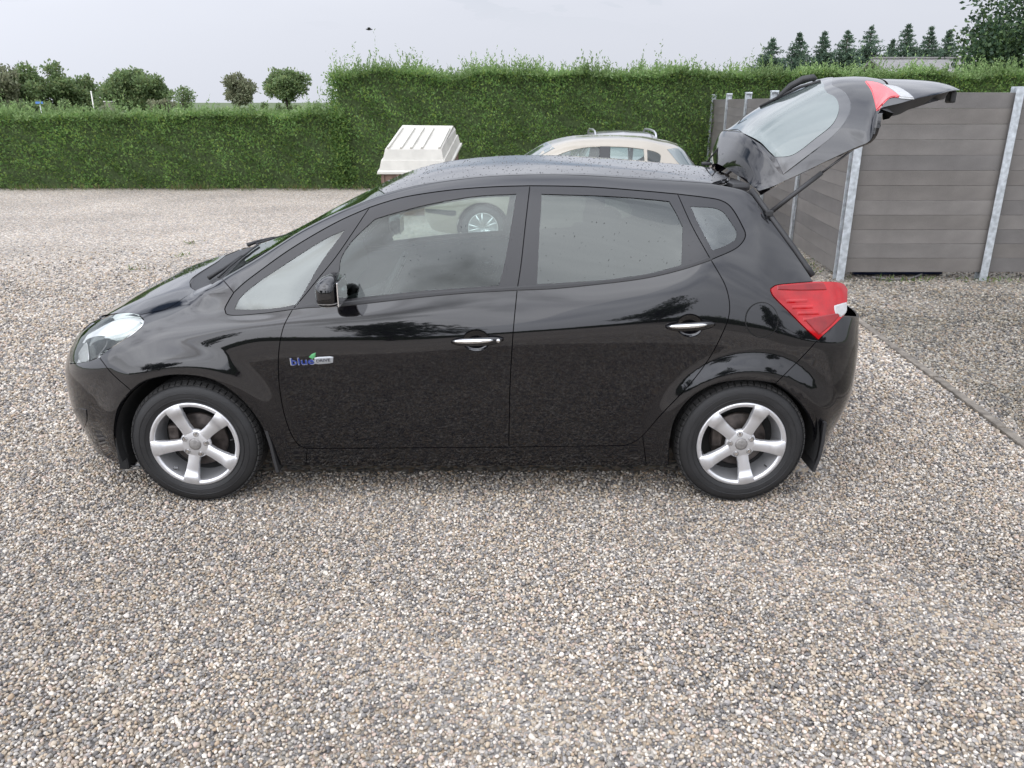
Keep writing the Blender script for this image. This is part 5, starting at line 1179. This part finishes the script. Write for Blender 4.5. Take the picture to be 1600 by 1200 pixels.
# ------------------------------------------------------------------ the raised tailgate
# centre profile (x, z) and near-edge profile (x, ly, z), hinge first
hc = [(0, 1.085, 1.545), (.5, 1.115, 1.635), (1, 1.150, 1.712), (1.15, 1.172, 1.722), (1.6, 1.265, 1.795), (2.2, 1.380, 1.868), (2.8, 1.520, 1.944), (3.3, 1.640, 1.980), (3.7, 1.740, 1.984), (4.0, 1.82, 1.972), (4.5, 1.95, 1.970), (5.0, 2.09, 1.962), (5.5, 2.19, 1.946), (6.0, 2.275, 1.918)]
he = [(0, W(1185, 300, .50)), (.5, W(1207, 294, .515)), (1, W(1226, 286, .53)), (1.15, W(1230, 284, .535)), (1.6, W(1258, 271, .56)), (2.2, W(1295, 253, .60)), (2.8, W(1335, 234, .64)), (3.3, W(1361, 221, .66)), (3.7, W(1366.5, 196, .655)), (4.0, W(1369, 174, .64)), (4.5, W(1406, 162, .60)), (5.0, W(1437, 153, .52)), (5.5, W(1470, 146.5, .40)), (6.0, W(1495, 141, .20))]
sk = np.array([a[0] for a in hc]); sq = np.linspace(0, 6, 420); wq = np.linspace(0, 1, 120)
cx_, cz_ = pchip(sk, [a[1] for a in hc], sq), pchip(sk, [a[2] for a in hc], sq)
ex_, el_, ez_ = (pchip(sk, [a[1][i] for a in he], sq) for i in range(3))
pw = np.interp(sq, [0, .4, 1, 1.3, 2.5, 3.3, 4, 5, 6], [1.6, 3.5, 4.2, 3.4, 3.0, 2.8, 2.6, 2.2, 2.0])
Q = wq[None, :]**pw[:, None]
HG = np.stack([cx_[:, None]+(ex_-cx_)[:, None]*Q, YC-el_[:, None]*wq[None, :], cz_[:, None]+(ez_-cz_)[:, None]*Q], -1)
tipi = int(np.argmin(abs(sq-1.0)))
HG = blur_axis(HG, 3.0, 1); HG[:, 0, 1] = YC
A, B_ = blur_axis(HG[:tipi+1], 4.0, 0), blur_axis(HG[tipi+1:], 6.0, 0); HG = np.concatenate([A, B_], 0)
HG = HG[:, ::-1]                                     # v runs from the near edge to the centre line
HS = Surf(HG, proj_cam, EYE, 4.0, centre=np.array([1.9, YC, 1.2]))
HV = HS.NV-1.0; HU = HS.NU-1.0
def hs(x): return float(np.interp(x, sq, np.arange(len(sq))))
def hp(name, curves, m, **k):
    k.setdefault('full', True); return panel(name, curves, m, surf=HS, **k)
e0 = 1.0
def edge(a, b, v=e0): return ('uv', [(hs(t), v) for t in np.linspace(a, b, 14)])
def mid(a, b): return ('uv', [(hs(a), HV), (hs(b), HV)])
def cross(s_, v0=e0, v1=HV): return ('uv', [(hs(s_), v) for v in np.linspace(v0, v1, 12)])
gate = hp('tailgate', [edge(.97, 3.93), cross(3.93), mid(3.93, .97), cross(.97, HV, e0)], PAINT, off=-.002, gap=.002, lip=.02, lip_out=-.004)
# spoiler: a blade with some thickness
spo = hp('spoiler', [edge(.04, .995), cross(.995), mid(.995, .04), cross(.04, HV, e0)], PAINT, off=.003, gap=0, lip=.03, lip_out=-.003, parent=gate)
# glass with a dark border, standing just proud of the painted frame
def ring(s0, s1, v0, r=.35, n=10):
    pts = [(hs(s0), HV)]+[(hs(s0), v) for v in np.linspace(HV*.95, v0+8, 8)]
    pts += [(hs(s0+(s1-s0)*t), v0+HV*.10*max(0, (t-.0))**1.0*0) for t in np.linspace(.06, .62, 8)]
    for a in np.linspace(0, math.pi/2, n):
        pts.append((hs(s0+(s1-s0)*(.62+.38*math.sin(a))), v0+(HV-v0)*.62*(1-math.cos(a))))
    pts.append((hs(s1), HV)); return ('uv', pts)
glass_b = [[(1160, 207), (1190, 220), (1208, 240), (1217, 256), (1224, 272)], [(1224, 272), (1262, 243), (1303, 211), (1322, 188), (1329, 166), (1319, 144), (1300, 134)], ('uv', [(hs(3.22), HV*.93), (hs(3.22), HV)]), ('uv', [(hs(3.22), HV), (hs(1.10), HV)])]
glass_i = [[(1162, 209), (1188, 223), (1203, 238), (1212, 246)], [(1212, 246), (1237, 243), (1274, 217), (1303, 192), (1311, 170), (1306, 154), (1292, 146)], ('uv', [(hs(2.98), HV*.93), (hs(2.98), HV)]), ('uv', [(hs(2.98), HV), (hs(1.16), HV)])]
BORD = mat('glass_border', (0.02, 0.021, 0.022), 0.06, coat=1.0, rnoise=.02)
hp('rear_window_border', glass_b, BORD, off=.002, gap=0, lip=.006, parent=gate)
REARW = mat('rear_window_glass', (0.10, 0.125, 0.12), 0.04, coat=1.0, noise=.12, nscale=3, spec=.5)
hp('rear_window', glass_i, REARW, off=.004, gap=0, lip=0.0, parent=gate)
# lower panel of the tailgate, lamps
low = hp('lower_panel', [edge(3.97, 5.98), cross(5.98), mid(5.98, 3.97), cross(3.97, HV, e0)], PAINT, off=-.001, gap=.001, lip=0, parent=gate)
REDB = mat('red_lamp_dry', (0.62, 0.03, 0.04), 0.16, coat=1.0, noise=.15, nscale=10)
inr = hp('tailgate_lamp', [[(1352.5, 127), (1362, 140), (1368, 160), (1370, 172)], [(1370, 172), (1391, 152), (1407, 151.5)], [(1407, 151.5), (1390, 140), (1373, 131), (1352.5, 127)]], REDB, off=.004, gap=0, lip=.008, full=False, both=True, spacing=.02, parent=gate)
hp('tailgate_lamp_lens', [[(1380, 133), (1402, 137), (1418, 146), (1427, 154)], [(1427, 154), (1407, 152.5)], [(1407, 152.5), (1394, 142), (1380, 133)]], WHITEL, off=.005, gap=0, lip=.006, full=False, both=True, spacing=.02, parent=gate)
# inner trim of the tailgate
def under(name, s0, s1, d, v0, m):
    B = HS.outline([edge(s0, s1, v0), cross(s1, v0), mid(s1, s0), cross(s0, HV, v0)])
    V, F, N = HS.patch(B, (), -d, 0, .05); N = [(-a, -b, -c) for a, b, c in N]; F = [f[::-1] for f in F]
    # walls up to the outer skin
    P0 = HS.ev(B)-HS.nrm(B)*.004; P1 = HS.ev(B)-HS.nrm(B)*d; n = len(B); k = len(V); V = np.vstack([V, P0, P1])
    for i in range(n):
        j = (i+1) % n
        if B[i, 1] > HV-1 and B[j, 1] > HV-1: continue
        F.append((k+i, k+j, k+n+j, k+n+i)); c = np.cross(P0[j]-P0[i], P1[i]-P0[i]); c = c/max(np.linalg.norm(c), 1e-9); N += [tuple(c)]*4
    V2, F2, N2 = mirror_y(V, F, N, YC); k = len(V)
    mk(name, np.vstack([V, V2]), F+[tuple(i+k for i in f) for f in F2], m, gate, normals=N+N2)
under('inner_trim', 3.98, 5.55, .065, 5.0, PLAST)
under('inner_frame', 1.2, 3.55, .03, 6.0, PAINT)
bm = bmesh.new(); bm_box(bm, (2.245, YC-.02, 1.885), (.03, .06, .06), None, .01); bm_obj('latch', bm, PLAST, gate)
# rear wiper
def hpt(s_, y, h):       # a point h above the outer skin, y metres beyond the centre line
    i = int(hs(s_)); j = int(np.argmin(np.abs(YC-HS.G[i, :, 1]-abs(y)))); p = HS.G[i, j]+HS.N[i, j]*h
    return Vector((p[0], YC+y, p[2]))
V, F = tube_data([hpt(2.92, -.02, .012), hpt(2.88, -.02, .028), hpt(2.72, -.01, .038), hpt(2.5, .01, .034), hpt(2.28, .03, .018), hpt(2.15, .04, .008)], [.014, .018, .019, .017, .012, .006], 10)
rw = mk('rear_wiper', V, F, PLAST, gate, True)
tube('wiper_blade', [hpt(2.9, -.10, .008), hpt(2.6, -.04, .014), hpt(2.2, .05, .012), hpt(1.9, .12, .008)], .008, PLAST, gate, 6)
# gas struts
for sgn in (1, -1):
    a = Vector(at_y(1202, 333, YC-.60)); b = Vector(at_y(1284, 270, YC-.585)); c = Vector(at_y(1331, 235, YC-.575))
    if sgn < 0:
        for p in (a, b, c): p.y = 2*YC-p.y
    s_ = tube('gas_strut', [a, b], .011, PLAST, car, 10); tube('strut_rod', [b, c], .0055, BLK, s_, 8)
    box('strut_mount', a+Vector((-.005, 0, 0)), (.04, .04, .03), PLAST, s_, bevel=.006)
# aerial on the back of the roof
ab = Vector(at_y(1104, 254, YC+.12)); at_ = Vector(at_y(1163, 181, YC+.12))
an = tube('aerial', [ab, at_], [.005, .002], PLAST, car, 6); bm = bmesh.new(); bm_box(bm, ab+Vector((-.0, 0, -.006)), (.05, .035, .018), None, .007); bm_obj('aerial_base', bm, PLAST, an, True)
# hatch aperture: rubber seal and dark boot behind it
pts = [(BODY.ev(BODY.inv([p]))[0]) for p in ((1171, 299), (1211, 354), (1240, 394), (1258, 420), (1268, 434))]
for sgn in (1, -1):
    q = [Vector((p[0]+.012, (p[1] if sgn > 0 else 2*YC-p[1])+.02*sgn, p[2]+.004)) for p in pts]; tube('aperture_seal', q, .016, PLAST, car, 8)
    V = []; F = []
    for p in pts:
        y = p[1] if sgn > 0 else 2*YC-p[1]; V += [(p[0], y+.006*sgn, p[2]), (p[0]-.03, y+.10*sgn, p[2]-.02)]
    for i in range(len(pts)-1): F.append((2*i, 2*i+1, 2*i+3, 2*i+2))
    mk('aperture_flange', V, F, PAINT, car)
box('roof_rear_rail', (1.09, YC, 1.478), (.09, .94, .035), PLAST, car, bevel=.015)
